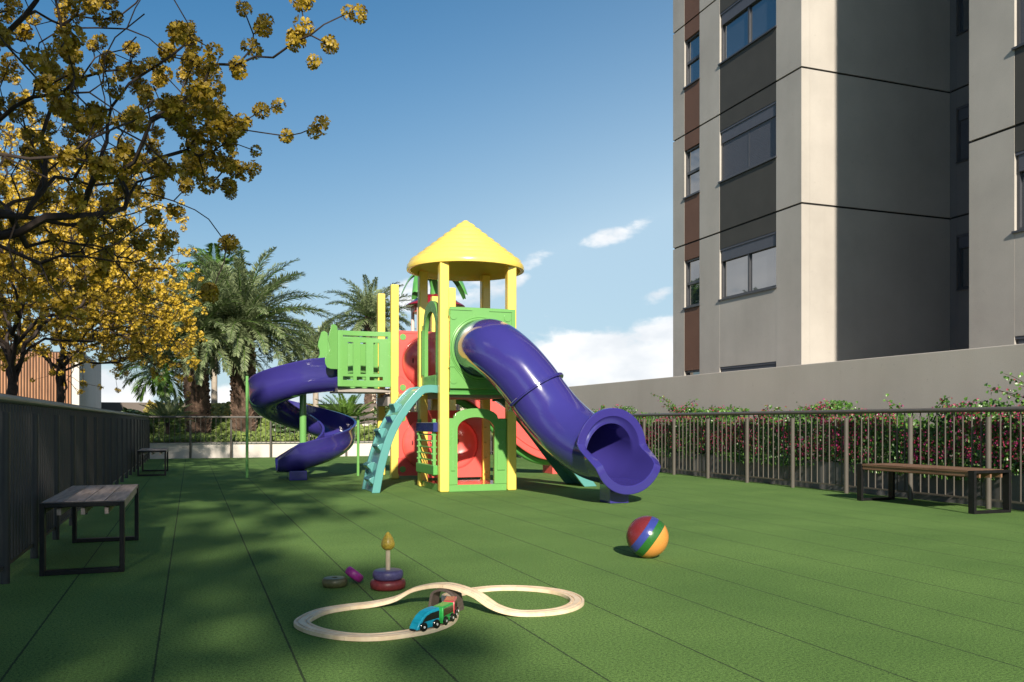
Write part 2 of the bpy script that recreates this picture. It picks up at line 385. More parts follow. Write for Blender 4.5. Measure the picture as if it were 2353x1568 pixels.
def catmull(pts, k=8, closed=False):
    pts = [np.array(p, float) for p in pts]; n = len(pts); out = []
    for i in range(n if closed else n - 1):
        if closed: p0, p1, p2, p3 = pts[i-1], pts[i], pts[(i+1) % n], pts[(i+2) % n]
        else: p0, p1, p2, p3 = pts[max(i-1, 0)], pts[i], pts[i+1], pts[min(i+2, n-1)]
        for j in range(k):
            t = j / k
            out.append(0.5*((2*p1) + (-p0+p2)*t + (2*p0-5*p1+4*p2-p3)*t*t + (-p0+3*p1-3*p2+p3)*t**3))
    if not closed: out.append(pts[-1])
    return out

# ------------------------------------------------------------------ setting: ground, playground floor
mb = MB(); mb.box(-400, -300, -1.2, 400, 900, -0.02)
tag(mb.build('ground', M_ground, smooth=False), 'bare dry ground reaching the horizon around the playground', 'ground', kind='structure')
mb = MB(); mb.box(-1.5, -12, -0.3, 8.86, 25.72, 0.0)
tag(mb.build('playground_floor', M_turf, smooth=False), 'green rubber turf floor laid in long strips with dark seams', 'floor', kind='structure')
mb = MB(); mb.box(-30, 26.02, -0.6, 30, 43, 0.40)
tag(mb.build('garden_bed', M_coverbase, smooth=False), 'raised planted bed of earth behind the far railing', 'garden bed', kind='structure')

mb = MB(); mb.box(9.86, -14, -0.3, 34, 30, 0.0)
tag(mb.build('bounce_court', concrete('pale_bounce_paving', (0.64, 0.58, 0.50)), smooth=False), 'unseen pale court behind the taupe wall, added to bounce warm light onto the apartment block', 'paving', kind='structure')  # hidden paving, added to bounce warm sunlight onto the shaded facade

# ------------------------------------------------------------------ railings
def fence(label, start, rz, length, bay, mat, rail_mat, side, base=0.0, top=1.18, first=0.0, low=0.09, pitch=0.129, br=0.0088, po=0.035, pr=0.031):
    t = empty('metal_railing', start, rz); tag(t, label, 'fence')
    m = MB(); m.tube([(0, 0, top - 0.03), (length, 0, top - 0.03)], 0.03, 14); m.build('top_rail', rail_mat, t)
    n = int((length - first) / bay + 1e-6)
    xs = [first + bay*i for i in range(n + 1)]
    for x in xs:
        m = MB(); m.tube([(x, side*po, 0), (x, side*po, top - 0.115)], pr, 14); m.build('post', mat, t)
    edges = ([0.0] if first > 0.2 else []) + xs + ([length] if length - xs[-1] > 0.2 else [])
    for a, b in zip(edges[:-1], edges[1:]):
        m = MB(); k = max(1, round((b - a) / pitch)); z0 = base + low
        m.box(a + 0.002, -0.012, z0, b - 0.002, 0.012, z0 + 0.022)
        for i in range(k):
            x = a + (b - a)*i/k
            m.tube([(x, 0, z0 + 0.011 if i else top - 0.16), (x, 0, top - 0.045)], br, 8)
        m.build('railing_panel', mat, t)
    return t
fence('dark railing in deep shade running along the yellow trees, behind the weathered benches', (-1.1, -3.0, 0), R(90), 28.7, 1.08, M_fence_shaded, M_rail, -1, first=0.5, pitch=0.108, br=0.0105, po=0.016, pr=0.028)
fence('taupe railing in front of the flowering hedge and the taupe wall', (8.7, -0.63, 0), R(90), 26.3, 1.163, M_fence, M_rail, 1)
fence('railing standing on the low white wall in front of the palms', (-1.1, 25.78, 0), 0, 9.8, 1.08, M_fence_dark, M_rail, -1, base=0.42, low=0.01)
mb = MB(); mb.box(-1.35, 25.88, -0.05, 8.9, 26.02, 0.42)
tag(mb.build('low_wall', M_white, smooth=False, bevel=0.006), 'low off-white wall under the far railing', 'wall')

# ------------------------------------------------------------------ retaining wall, planter with hedge
mb = MB(); mb.box(9.6, -6, -0.1, 9.85, 27.5, 1.97)
tag(mb.build('retaining_wall', M_conc_wall, smooth=False, bevel=0.01), 'long plain taupe rendered wall behind the hedge, below the apartment block', 'wall')
pl = empty('garden_planter', (8.86, 2.0, 0)); tag(pl, 'long low dark grey planter box under the flowering hedge', 'planter')
mb = MB(); mb.box(0.0, 0, 0, 0.05, 23.6, 0.41); mb.box(0.052, 23.5, 0, 0.738, 23.6, 0.409); mb.box(0.052, 0, 0, 0.738, 0.1, 0.409)
mb.build('trough', M_planter, pl, smooth=False)
mb = MB(); mb.box(0.052, 0.11, 0.2, 0.735, 23.49, 0.36); mb.build('soil', M_soil, pl, smooth=False)

rng = np.random.default_rng(7)
def rot_from_normals(nrm, spin):
    """frames (n,3,3): columns x,y in the leaf plane, z its normal"""
    nrm = nrm / np.linalg.norm(nrm, axis=1, keepdims=True)
    ref = np.where(np.abs(nrm[:, 2:3]) < 0.95, np.array([[0, 0, 1.0]]), np.array([[1.0, 0, 0]]))
    x = np.cross(ref, nrm); x /= np.linalg.norm(x, axis=1, keepdims=True); y = np.cross(nrm, x)
    c, s_ = np.cos(spin)[:, None], np.sin(spin)[:, None]
    return np.stack([x*c + y*s_, -x*s_ + y*c, nrm], axis=2)
def scatter(tv, tf, pos, nrm, spin, size):
    fr = rot_from_normals(nrm, spin)
    V = np.einsum('nij,kj->nki', fr, tv) * size[:, None, None] + pos[:, None, :]
    F = tf[None] + (np.arange(len(pos)) * len(tv))[:, None, None]
    return V.reshape(-1, 3), F.reshape(-1, tf.shape[1])
# heart shaped leaf, folded along its middle, tip towards +y
LEAF_V = np.array([(0,0,0),(-0.42,0.25,0.10),(-0.34,0.62,0.10),(0,1.0,-0.08),(0.34,0.62,0.10),(0.42,0.25,0.10),(0,0.5,0.0)], float)
LEAF_F = np.array([(0,6,2,1),(0,5,4,6),(6,3,2,2),(6,4,3,3)])
LEAF_F = np.array([(0,6,2,1),(6,0,5,4)]); LEAF_F2 = np.array([(6,3,2),(6,4,3)])
LEAF_T = np.array([(0,6,1),(6,2,1),(6,3,2),(0,5,6),(6,5,4),(6,4,3)])
# trumpet blossom: five petals on a short throat
def trumpet():
    V = [(0, -0.5, 0)]; F = []
    for i in range(5):
        a = 2*math.pi*i/5
        for da, r, z in ((-0.5, 0.16, 0.0), (0.5, 0.16, 0.0), (0.34, 0.5, 0.18), (-0.34, 0.5, 0.18)):
            V.append((r*math.cos(a+da), r*math.sin(a+da), z))
        b = 1 + 4*i; F += [(b, b+1, b+2), (b, b+2, b+3)]
    V[0] = (0, 0, -0.6)
    for i in range(5): b = 1 + 4*i; F.append((0, b+1, b))
    return np.array(V), np.array(F)
TR_V, TR_F = trumpet()
def hedge():
    t = empty('flowering_hedge', (9.2, 13.0, 0.38)); tag(t, 'dense hedge with small magenta and red blossoms spilling over the planter behind the taupe railing', 'hedge')
    off = np.array([9.2, 13.0, 0.38])
    n = 62000
    y = 3.0 + 22.4*rng.random(n)**1.35
    def topz(y): return 1.15 + 0.10*np.sin(y*1.9) + 0.09*np.sin(y*4.7 + 1) + 0.06*np.sin(y*9.1)
    u = rng.random(n); z = 0.40 + (topz(y) - 0.40)*u**0.85
    dep = np.clip(rng.normal(0.62, 0.30, n), 0, 1)
    bulge = 0.10*np.sin(np.pi*np.clip((z-0.3)/0.9, 0, 1)) + 0.05*np.sin(y*3.3)
    x = 9.50 - 0.72*dep*(0.75 + 0.5*np.sin(np.pi*np.clip((z - 0.35)/0.95, 0.05, 1))) - bulge*0.4
    droop = rng.random(n) < 0.045*(1 + np.sin(y*1.7) + 0.6*np.sin(y*4.1))
    z = np.where(droop, 0.33 + 0.16*rng.random(n), z); x = np.where(droop, 8.84 - 0.10*rng.random(n), x)
    x = np.where(droop, x, np.clip(x, 8.80 + 0.08*rng.random(n), 9.56))
    pos = np.stack([x, y, z], 1)
    # long sprays that reach above the rail
    sp = []; sprays = [(15.0,1.62,1.2),(14.6,1.42,0.9),(14.0,1.35,0.9),(12.6,1.36,0.5),(11.0,1.28,0.5),(10.1,1.30,0.4),(8.9,1.36,0.5),(8.0,1.30,0.4),(7.15,1.50,0.7),(6.8,1.62,0.8),(6.5,1.5,0.6),(19.0,1.42,0.9),(20.5,1.46,0.9),(21.5,1.35,0.7),(17.3,1.32,0.6),(18.2,1.30,0.5),(13.4,1.30,0.5),(5.6,1.55,0.8)]
    for k, (sy, h, ln) in enumerate(sprays):
        for q in range(2 + (h > 1.4)*2):
            p0 = np.array([9.0 + 0.3*rng.random(), sy + rng.normal(0, 0.25), 1.05]); dy = ln*rng.choice([-1, 1, 1])*(0.4 + 0.6*rng.random())
            hh = 1.05 + (h - 1.05)*(0.55 + 0.45*rng.random())
            pts = [p0 + np.array([-0.15*s_, dy*s_, (hh - 1.05)*(1.5*s_ - 0.62*s_*s_)/0.9]) for s_ in np.linspace(0, 1, 7)]
            sm = MB(); sm.tube([p - off for p in pts], [0.004]*6 + [0.002], 5); sm.build('stem', M_stem, t)
            for s_ in rng.random(int(16 + 22*ln)): 
                i = min(5, int(s_*6)); f_ = s_*6 - i
                sp.append(pts[i]*(1-f_) + pts[i+1]*f_ + rng.normal(0, 0.03, 3))
    pos = np.concatenate([pos, np.array(sp)]); n = len(pos)
    nr = np.stack([-0.9 + 0.5*rng.normal(size=n), -0.35 + 0.55*rng.normal(size=n), 0.55 + 0.4*rng.normal(size=n)], 1)
    V, F = scatter(LEAF_V, LEAF_T, pos - off, nr, math.pi + rng.normal(0, 0.9, n), 0.030 + 0.030*rng.random(n))
    mesh_np('leaves', V, F, M_ivy, t)
    # blossoms, mostly near the surface and in drifts
    n = 15000; y = 3.0 + 22.4*rng.random(n)**1.3; z = 0.42 + (topz(y) - 0.40)*rng.random(n)**0.75
    keep = (np.sin(y*2.3 + z*4) + np.sin(y*5.1 - z*7) + rng.normal(0, 0.8, n)) > -0.5
    y, z = y[keep], z[keep]; n = len(y)
    x = 9.50 - 0.72*(0.75 + 0.5*np.sin(np.pi*np.clip((z - 0.35)/0.95, 0.05, 1))) * (0.82 + 0.25*rng.random(n))
    x = np.clip(x, 8.76 + 0.06*rng.random(n), 9.5)
    pb = np.stack([x, y, z], 1); ex = np.array(sp)[rng.random(len(sp)) < 0.35] + rng.normal(0, 0.015, 3)
    pb = np.concatenate([pb, ex]); n = len(pb)
    nr = np.stack([-1 + 0.6*rng.normal(size=n), -0.4 + 0.6*rng.normal(size=n), 0.2 + 0.6*rng.normal(size=n)], 1)
    V, F = scatter(TR_V, TR_F, pb - off, nr, rng.random(n)*6, 0.017 + 0.014*rng.random(n))
    mesh_np('blossoms', V, F, M_pink, t)
hedge()

# ------------------------------------------------------------------ apartment block
def apartment():
    t = empty('apartment_building', (12.2, 10.0, 0)); tag(t, 'tall grey apartment block with charcoal and rust strips, above the taupe wall', 'apartment building')
    O = Vector((12.2, 10.0, 0)); FL = 2.9; G0 = 5.68; TOP = 20.18; gap = 0.022
    levels = [(-0.3, G0 - gap)] + [(G0 + FL*i + gap, G0 + FL*(i+1) - gap) for i in range(5)]
    X0 = 12.2; REC = 16.35
    wing = dict(a=(10.95, -1), b=(15.2, 1))      # near wing runs towards -Y, far wing towards +Y
    wall = MB(); rec = MB(); strips = []; joints = []
    def loc(mb_, x0, y0, z0, x1, y1, z1):
        mb_.box(min(x0,x1)-O.x, min(y0,y1)-O.y, z0, max(x0,x1)-O.x, max(y0,y1)-O.y, z1)
    wins = []
    for y0, sg in wing.values():
        e = [0, 0.85, 3.05, 3.95, 4.68, 5.25]
        Y = [y0 + sg*v for v in e]
        for li, (z0, z1) in enumerate(levels):
            for i in (0, 2, 4):                    # concrete piers
                loc(wall, X0, Y[i], z0, X0 + 0.22, Y[i+1], z1)
            s0 = G0 + FL*(li - 1)
            for i, nm, kind in ((1, 'charcoal_strip', 'wide'), (3, 'rust_strip', 'slim')):
                wz0 = s0 + 1.24; wz1 = s0 + 2.48
                if li == 0: wz0, wz1 = 4.02, 5.26
                def strip(y_a, za, y_b, zb):
                    q = MB(); loc(q, X0 + 0.004, y_a + sg*0.002, za, X0 + 0.21, y_b - sg*0.002, zb); strips.append((nm, q))
                if li == 0:
                    # plain render between ground floor window and first floor window for the wide column
                    if kind == 'wide':
                        loc(wall, X0 + 0.002, Y[i] + sg*0.002, 2.36, X0 + 0.21, Y[i+1] - sg*0.002, wz0); loc(wall, X0 + 0.002, Y[i] + sg*0.002, z0, X0 + 0.21, Y[i+1] - sg*0.002, 1.0)
                    else: strip(Y[i], 2.36, Y[i+1], wz0); strip(Y[i], z0, Y[i+1], 1.0)
                    wins.append((Y[i], Y[i+1], 1.0, 2.36, kind, li))
                else:
                    strip(Y[i], z0, Y[i+1], wz0)
                strip(Y[i], wz1, Y[i+1], z1)
                wins.append((Y[i], Y[i+1], wz0, wz1, kind, li))
            # returns of the wings (faces towards the recess and the outer ends)
            for yy, s2 in ((y0, sg), (Y[5], -sg)):
                loc(wall, X0 + 0.222, yy, z0, REC + (0.2 if s2 == sg else 7.5), yy + s2*0.22, z1)
        # dark joints set back between the storeys
        for i in range(1, 6):
            z = G0 + FL*(i-1); jn = MB(); joints.append(jn)
            loc(jn, X0 + 0.03, y0 + sg*0.03, z - gap - 0.001, X0 + 0.2, Y[5] - sg*0.03, z + gap + 0.001)
            loc(jn, X0 + 0.2, y0 + sg*0.03, z - gap - 0.001, REC + 0.1, y0 + sg*0.2, z + gap + 0.001)
    # recess wall, with a dark window on each storey near the far corner
    for li, (z0, z1) in enumerate(levels):
        s0 = G0 + FL*(li - 1); wz0, wz1 = s0 + 1.24, s0 + 2.48
        if li == 0: wz0, wz1 = 4.02, 5.26
        loc(rec, REC, 10.95, z0, REC + 0.2, 13.55, z1); loc(rec, REC, 15.02, z0, REC + 0.2, 15.2, z1)
        loc(rec, REC, 13.552, z0, REC + 0.19, 15.018, wz0); loc(rec, REC, 13.552, wz1, REC + 0.19, 15.018, z1)
        if li: jn = MB(); joints.append(jn); loc(jn, REC + 0.03, 10.96, s0 - gap - 0.001, REC + 0.15, 15.19, s0 + gap + 0.001)
        wins.append((15.02, 13.55, wz0, wz1, 'recess', li))
    # roof slab and back of the block
    loc(wall, X0 + 0.01, 5.72, TOP + 0.001, 24, 20.43, TOP + 0.5)
    loc(wall, 24.001, 5.72, -0.3, 24.2, 20.43, TOP)
    wall.build('wall', M_conc, t, smooth=False); 
    for nm, q in strips: q.build(nm, M_darkpanel if nm[0] == 'c' else M_brownpanel, t, smooth=False)
    rec.build('recess_wall', M_recess, t, smooth=False)
    
    for jn in joints: jn.build('storey_joint', M_joint, t, smooth=False)
    closed = {('wide', 1), ('wide', 4)}
    for ya, yb, z0, z1, kind, li in wins:
        xf = (REC if kind == 'recess' else X0); a, b = sorted((ya - O.y, yb - O.y)); x = xf - O.x
        a += 0.004; b -= 0.004
        w = MB(); d0, d1, fw = x + 0.05, x + 0.13, 0.05
        w.box(d0, a, z0, d1, a + fw, z1); w.box(d0, b - fw, z0, d1, b, z1); w.box(d0, a + fw, z1 - fw, d1, b - fw, z1); w.box(d0, a + fw, z0, d1, b - fw, z0 + fw)
        zt = z1 - fw
        box_h = 0.0 if kind == 'slim' else 0.26
        if kind == 'slim':
            w.box(d0 + 0.005, a + fw, (z0 + z1)/2 - 0.035, d1, b - fw, (z0 + z1)/2 + 0.035)
        else:
            zt -= box_h
            w.box(d0 + 0.008, (a + b)/2 - 0.03, z0 + fw, d1, (a + b)/2 + 0.03, zt)
        f = w.build('window', M_frame, t, smooth=False)
        g = MB(); g.box(x + 0.10, a + fw + 0.001, z0 + fw + 0.001, x + 0.12, b - fw - 0.001, zt - 0.001); g.build('pane', M_glass, f, smooth=False)
        s_ = MB(); s_.box(x - 0.035, a - 0.03, z0 - 0.035, x + 0.049, b + 0.03, z0 - 0.001) if kind != 'recess' else s_.box(x - 0.03, a, z0 - 0.03, x + 0.049, b, z0 - 0.001)
        s_.build('sill', M_frame, f, smooth=False)
        if box_h:
            h = MB(); h.box(x + 0.03, a + fw + 0.001, zt + 0.001, x + 0.099, b - fw - 0.001, z1 - fw - 0.001); h.box(x + 0.012, a, z1 - fw + 0.001, x + 0.049, b, z1 - 0.001)
            h.build('shutter_box', M_shutter, f, smooth=False)
        if (kind, li) in closed or (kind == 'recess' and li == 1):
            h = MB(); n = 22; zz = z0 + fw
            for i in range(n):
                u0 = zz + (zt - zz)*i/n; u1 = zz + (zt - zz)*(i+1)/n
                h.box(x + 0.062, a + fw + 0.002, u0 + 0.001, x + 0.085, b - fw - 0.002, u1 - 0.0025)
            h.build('shutter', M_shutter, f, smooth=False)
    return t
apartment()

# ------------------------------------------------------------------ benches
def bench(label, x0, x1, y0, y1, wmat):
    t = empty('park_bench', ((x0+x1)/2, (y0+y1)/2, 0)); tag(t, label, 'bench', 'backless benches along the railings')
    hx = (x1-x0)/2; hy = (y1-y0)/2; H = 0.475
    for s in (-1, 1):
        m = MB(); ya, yb = sorted((s*hy, s*(hy-0.085)))
        m.box(-hx, ya, 0, -hx+0.030, yb, H-0.002); m.box(hx-0.030, ya, 0, hx, yb, H-0.002)
        m.box(-hx+0.030, ya+0.002, 0.001, hx-0.030, yb-0.002, 0.030); m.box(-hx+0.030, ya+0.002, H-0.032, hx-0.030, yb-0.002, H-0.003)
        m.build('leg_frame', M_black, t, smooth=False, bevel=0.003)
    m = MB(); n = 4; g = 0.006; w = (2*hx - 0.004 - g*(n-1))/n
    for i in range(n):
        a = -hx + 0.002 + i*(w+g); m.box(a, -hy+0.088, H-0.028, a+w, hy-0.088, H)
    m.build('seat', wmat, t, smooth=False, bevel=0.003)
    for i in range(3):
        m = MB(); a = -hx + 0.11 + i*(2*hx-0.22)/2; m.box(a-0.012, -hy+0.03, H-0.085, a+0.012, hy-0.03, H-0.041); m.build('stringer', wmat, t, smooth=False)
    m = MB(); m.box(hx-0.03, -hy+0.088, H-0.07, hx-0.012, hy-0.088, H-0.029); m.box(-hx+0.012, -hy+0.088, H-0.07, -hx+0.03, hy-0.088, H-0.029)
    m.build('apron', wmat, t, smooth=False)
bench('weathered bench nearest the camera, in shade at the dark railing', -0.925, -0.42, 6.34, 8.08, M_woodgrey)
bench('small-looking weathered bench at the far end of the dark railing, beside the white wall', -0.94, -0.44, 17.5, 19.25, M_woodgrey)
bench('brown wood bench with thick black legs in front of the flowering hedge', 7.99, 8.53, 7.10, 8.88, M_wood)

# ------------------------------------------------------------------ beach ball
def ball():
    o = MB(); o.sphere((0, 0, 0), 0.155, 48, 32)
    m, nt, b = new_mat('striped_ball_vinyl'); L = nt.links.new
    tc = nt.nodes.new('ShaderNodeTexCoord'); d = nt.nodes.new('ShaderNodeVectorMath'); d.operation = 'DOT_PRODUCT'
    cx = Vector((math.cos(R(20.3)), -math.sin(R(20.3)), 0)); ax = (cx*0.809 + Vector((0, 0, -1))*0.588 + Vector((-math.sin(R(20.3)), -math.cos(R(20.3)), 0))*0.10).normalized()
    d.inputs[1].default_value = ax; L(tc.outputs['Object'], d.inputs[0])
    k = nt.nodes.new('ShaderNodeMath'); k.operation = 'MULTIPLY_ADD'; k.inputs[1].default_value = 0.5/0.155; k.inputs[2].default_value = 0.5; L(d.outputs['Value'], k.inputs[0])
    r = ramp(nt, k.outputs[0], [(0.0, (0.155, 0.02, 0.024)), (0.295, (0.035, 0.05, 0.24)), (0.465, (0.022, 0.12, 0.022)), (0.655, (0.64, 0.27, 0.06))], 'CONSTANT')
    n = noise_node(nt, 22, 6, 0.65); rr = ramp(nt, n.outputs[0], [(0.35, (0.16,)*3), (0.7, (0.38,)*3)])
    L(r.outputs[0], b.inputs['Base Color']); L(rr.outputs[0], b.inputs['Roughness'])
    bump(nt, noise_node(nt, 60, 4).outputs[0], b, 0.12, 0.004)
    ob = o.build('beach_ball', m); ob.location = (3.16, 5.66, 0.155)
    tag(ob, 'ball with red, blue, green and orange stripes on the turf', 'ball')
ball()

# ------------------------------------------------------------------ stacking toy
def painted_wood(name, c, r=0.4):
    m, nt, b = new_mat(name); tc = nt.nodes.new('ShaderNodeTexCoord'); mp = nt.nodes.new('ShaderNodeMapping'); mp.inputs['Scale'].default_value = (60, 12, 60)
    mp.inputs['Rotation'].default_value = (0.2, 0.1, 0.6); nt.links.new(tc.outputs['Object'], mp.inputs[0])
    n = nt.nodes.new('ShaderNodeTexNoise'); n.inputs['Scale'].default_value = 1; n.inputs['Detail'].default_value = 6; n.inputs['Distortion'].default_value = 1.2; nt.links.new(mp.outputs[0], n.inputs['Vector'])
    rr = ramp(nt, n.outputs[0], [(0.3, sc(c, 0.75)), (0.7, sc(c, 1.2))]); nt.links.new(rr.outputs[0], b.inputs['Base Color']); b.inputs['Roughness'].default_value = r
    bump(nt, n.outputs[0], b, 0.15, 0.002); return m
def ring(label, c, Ro, h, loc, rot=(0, 0, 0), hole=0.016):
    k = 0.30*h; pr = []
    for i in range(9):
        a = math.pi/2 - math.pi*i/8; pr.append((Ro - k + k*math.cos(a)*1.0, h/2*0 + (h/2)*math.sin(a)))
    prof = [(hole, -h/2 + 0.003)] + [(hole, h/2 - 0.003), (hole + 0.004, h/2)] + pr + [(hole + 0.004, -h/2)]
    m = MB(); n = 40
    m.rings([[Vector((r*math.cos(2*math.pi*j/n), r*math.sin(2*math.pi*j/n), z)) for j in range(n)] for r, z in prof], True, False, True)
    o = m.build('toy_ring', painted_wood('painted_wood_' + label.split()[0], c)); o.location = loc; o.rotation_euler = rot
    return tag(o, label, 'toy ring')
TX, TY = 1.11, 5.15
ring('red wooden ring, the bottom one on the wooden peg', (0.18, 0.025, 0.028), 0.107, 0.056, (TX, TY, 0.030))
ring('violet wooden ring on the peg, on top of the red ring', (0.095, 0.078, 0.20), 0.092, 0.056, (TX, TY, 0.0865))
ring('olive wooden ring lying flat on the turf', (0.10, 0.095, 0.04), 0.077, 0.055, (0.82, 5.33, 0.028))
ring('magenta wooden ring leaning against the olive ring', (0.33, 0.025, 0.23), 0.062, 0.052, (0.945, 5.36, 0.061), (R(-12), R(37), R(-20)))
pg = empty('stacking_peg', (TX, TY, 0)); tag(pg, 'pale wooden peg with a yellow drop-shaped knob standing through the violet ring', 'toy peg')
m = MB(); m.tube([(0, 0, 0.0), (0, 0, 0.245)], 0.0138, 20); m.build('peg', M_toywood, pg)
m = MB(); m.lathe([(0.001, 0.232), (0.02, 0.234), (0.033, 0.243), (0.0405, 0.258), (0.0405, 0.272), (0.036, 0.290), (0.027, 0.310), (0.016, 0.328), (0.007, 0.339), (0.001, 0.343)], 28)
m.build('knob', painted_wood('painted_wood_yellow', (0.62, 0.42, 0.055), 0.35), pg)

# ------------------------------------------------------------------ toy railway
TRK = [(1.360,4.719),(1.289,4.400),(1.200,4.163),(1.083,4.036),(0.953,3.978),(0.799,3.962),(0.680,4.015),(0.587,4.119),(0.529,4.242),(0.511,4.370),(0.573,4.509),(0.658,4.606),(0.783,4.658),(0.925,4.669),(1.045,4.642),(1.148,4.583),(1.277,4.470),(1.395,4.357),(1.480,4.262),(1.575,4.197),(1.713,4.165),(1.845,4.195),(1.961,4.299),(2.023,4.440),(2.020,4.607),(1.944,4.749),(1.822,4.846),(1.690,4.884),(1.555,4.862),(1.440,4.806)]
TRZ = {13: 0.004, 14: 0.03, 15: 0.088, 16: 0.118, 17: 0.088, 18: 0.03, 19: 0.004}
PATH = catmull([(x, y, TRZ.get(i, 0.0)) for i, (x, y) in enumerate(TRK)], 10, True)
def track():
    c = Vector((1.28, 4.42, 0)); t = empty('toy_railway_track', c); tag(t, 'pale wooden toy railway laid in a figure of eight with a hump crossing over itself', 'toy track')
    n = len(PATH); w, h = 0.0385, 0.021
    prof = [(-w+0.002,0),(w-0.002,0),(w,0.002),(w,h-0.002),(w-0.002,h),(0.0245,h),(0.0235,h-0.006),(0.0165,h-0.006),(0.0155,h),(-0.0155,h),(-0.0165,h-0.006),(-0.0235,h-0.006),(-0.0245,h),(-w+0.002,h),(-w,h-0.002),(-w,0.002)]
    pieces = 15; per = n // pieces
    for k in range(pieces):
        i0 = k*per; i1 = (k+1)*per if k < pieces-1 else n
        rings = []
        for i in range(i0, i1+1):
            p = Vector(PATH[i % n]); tg = (Vector(PATH[(i+1) % n]) - Vector(PATH[i-1 if i else n-1])).normalized() if i < n else (Vector(PATH[1]) - Vector(PATH[n-1])).normalized()
            sd = tg.cross(Vector((0,0,1))).normalized(); up = sd.cross(tg)
            if i == i0: p = p + tg*0.0009
            if i == i1: p = p - tg*0.0009
            rings.append([p - c + sd*u + up*(v + 0.001) for u, v in prof])
        m = MB(); m.rings(rings); m.build('track_piece', M_toywood, t, angle=25)
track()
def arc_pos(s):
    acc = 0; n = len(PATH)
    for i in range(n):
        a = Vector(PATH[i]); b = Vector(PATH[(i+1) % n]); d = (b-a).length
        if acc + d >= s: return a.lerp(b, (s-acc)/d), (b-a).normalized()
        acc += d
    return Vector(PATH[0]), Vector((0,-1,0))
def bridge():
    t_c = Vector((1.277, 4.470, 0)); o = empty('toy_bridge', t_c, math.atan2(-0.70, 0.715)); 
    tag(o, 'grey-brown wooden arch carrying the hump of the toy track', 'toy bridge')
    m = MB(); out = [(-0.088,0),(-0.075,0.07)]; inn = [(-0.072,0),(-0.06,0.068)]
    for i in range(1, 12):
        a = math.pi - math.pi*i/12; out.append((0.075*math.cos(a), 0.07 + 0.047*math.sin(a))); inn.append((0.059*math.cos(a), 0.068 + 0.036*math.sin(a)))
    out += [(0.075,0.07),(0.088,0)]; inn += [(0.06,0.068),(0.072,0)]
    poly = out + inn[::-1]
    m.prism(poly, lambda u, v, w_: (u, w_, v), -0.045, 0.045)
    m.build('arch', painted_wood('grey_brown_toy_wood', (0.10, 0.075, 0.065), 0.55), o, bevel=0.002)
bridge()
def car(name, label, s, c, Ln, shape, wincol):
    p, tg = arc_pos(s); p2, tg2 = arc_pos(s + 0.02); p1, tg1 = arc_pos(s - 0.02)
    d = (p2 - p1).normalized(); o = empty(name, p + Vector((0, 0, 0.016)), math.atan2(d.y, d.x)); tag(o, label, 'toy train')
    body = painted_wood('toy_paint_' + label.split()[0], c, 0.25); h = Ln/2; W_ = 0.029
    if shape == 'engine':
        side = [(-h, 0.012), (h+0.012, 0.010), (h+0.010, 0.022), (h-0.004, 0.044), (h-0.028, 0.070), (h-0.055, 0.086), (h-0.09, 0.094), (-h, 0.098)]
        win = [(-h+0.006, 0.050), (h-0.022, 0.044), (h-0.032, 0.058), (h-0.05, 0.071), (h-0.075, 0.079), (-h+0.006, 0.084)]
    else:
        side = [(-h, 0.012), (h, 0.012), (h, 0.088), (h-0.004, 0.094), (-h+0.004, 0.094), (-h, 0.088)]
        win = [(-h+0.010, 0.048), (h-0.008, 0.048), (h-0.008, 0.082), (-h+0.010, 0.082)]
    m = MB(); m.prism(side, lambda u, v, w_: (u, w_, v), -W_, W_); m.build('body', body, o, bevel=0.006, seg=3)
    dk = plastic('toy_window_' + label.split()[0], wincol, 0.25)
    m = MB()
    for s_ in (-1, 1): m.prism(win, lambda u, v, w_: (u, w_, v), s_*(W_-0.002), s_*(W_+0.0012))
    m.build('window_band', dk, o, smooth=False)
    m = MB(); m.box(-h-0.006, -0.016, 0.010, h+(0.020 if shape == 'engine' else 0.006), 0.016, 0.0145); m.build('chassis', M_black, o, smooth=False)
    m = MB(); m.tube([(-h-0.010, 0, 0.022), (-h-0.001, 0, 0.022)], 0.007, 14); m.build('coupling', M_chrome, o)
    for wx in (-h*0.62, h*0.60):
        for s_ in (-1, 1):
            m = MB(); y0 = s_*(W_-0.004); y1 = s_*(W_+0.009)
            m.tube([(wx, y0, 0.0225), (wx, y1 - s_*0.003, 0.0225), (wx, y1, 0.0225)], [0.0225, 0.0225, 0.0195], 26)
            wl = m.build('wheel', plastic_black, o)
            m = MB(); m.tube([(wx, y1 - s_*0.001, 0.0225), (wx, y1 + s_*0.0018, 0.0225)], 0.0058, 14); m.build('hub', M_white_pl, wl)
plastic_black = plastic('black_wheel_plastic', (0.012, 0.011, 0.011), 0.2)
M_white_pl = plastic('white_hub_plastic', (0.8, 0.78, 0.74), 0.3)
car('toy_locomotive', 'blue toy locomotive with a sloping nose leading the train', 0.80, (0.012, 0.33, 0.48), 0.135, 'engine', (0.012, 0.012, 0.013))
car('toy_wagon', 'green toy wagon behind the blue locomotive', 0.655, (0.03, 0.40, 0.075), 0.125, 'wagon', (0.055, 0.032, 0.015))
car('toy_wagon', 'red toy wagon coming out from under the toy bridge', 0.515, (0.50, 0.05, 0.06), 0.125, 'wagon', (0.10, 0.03, 0.03))

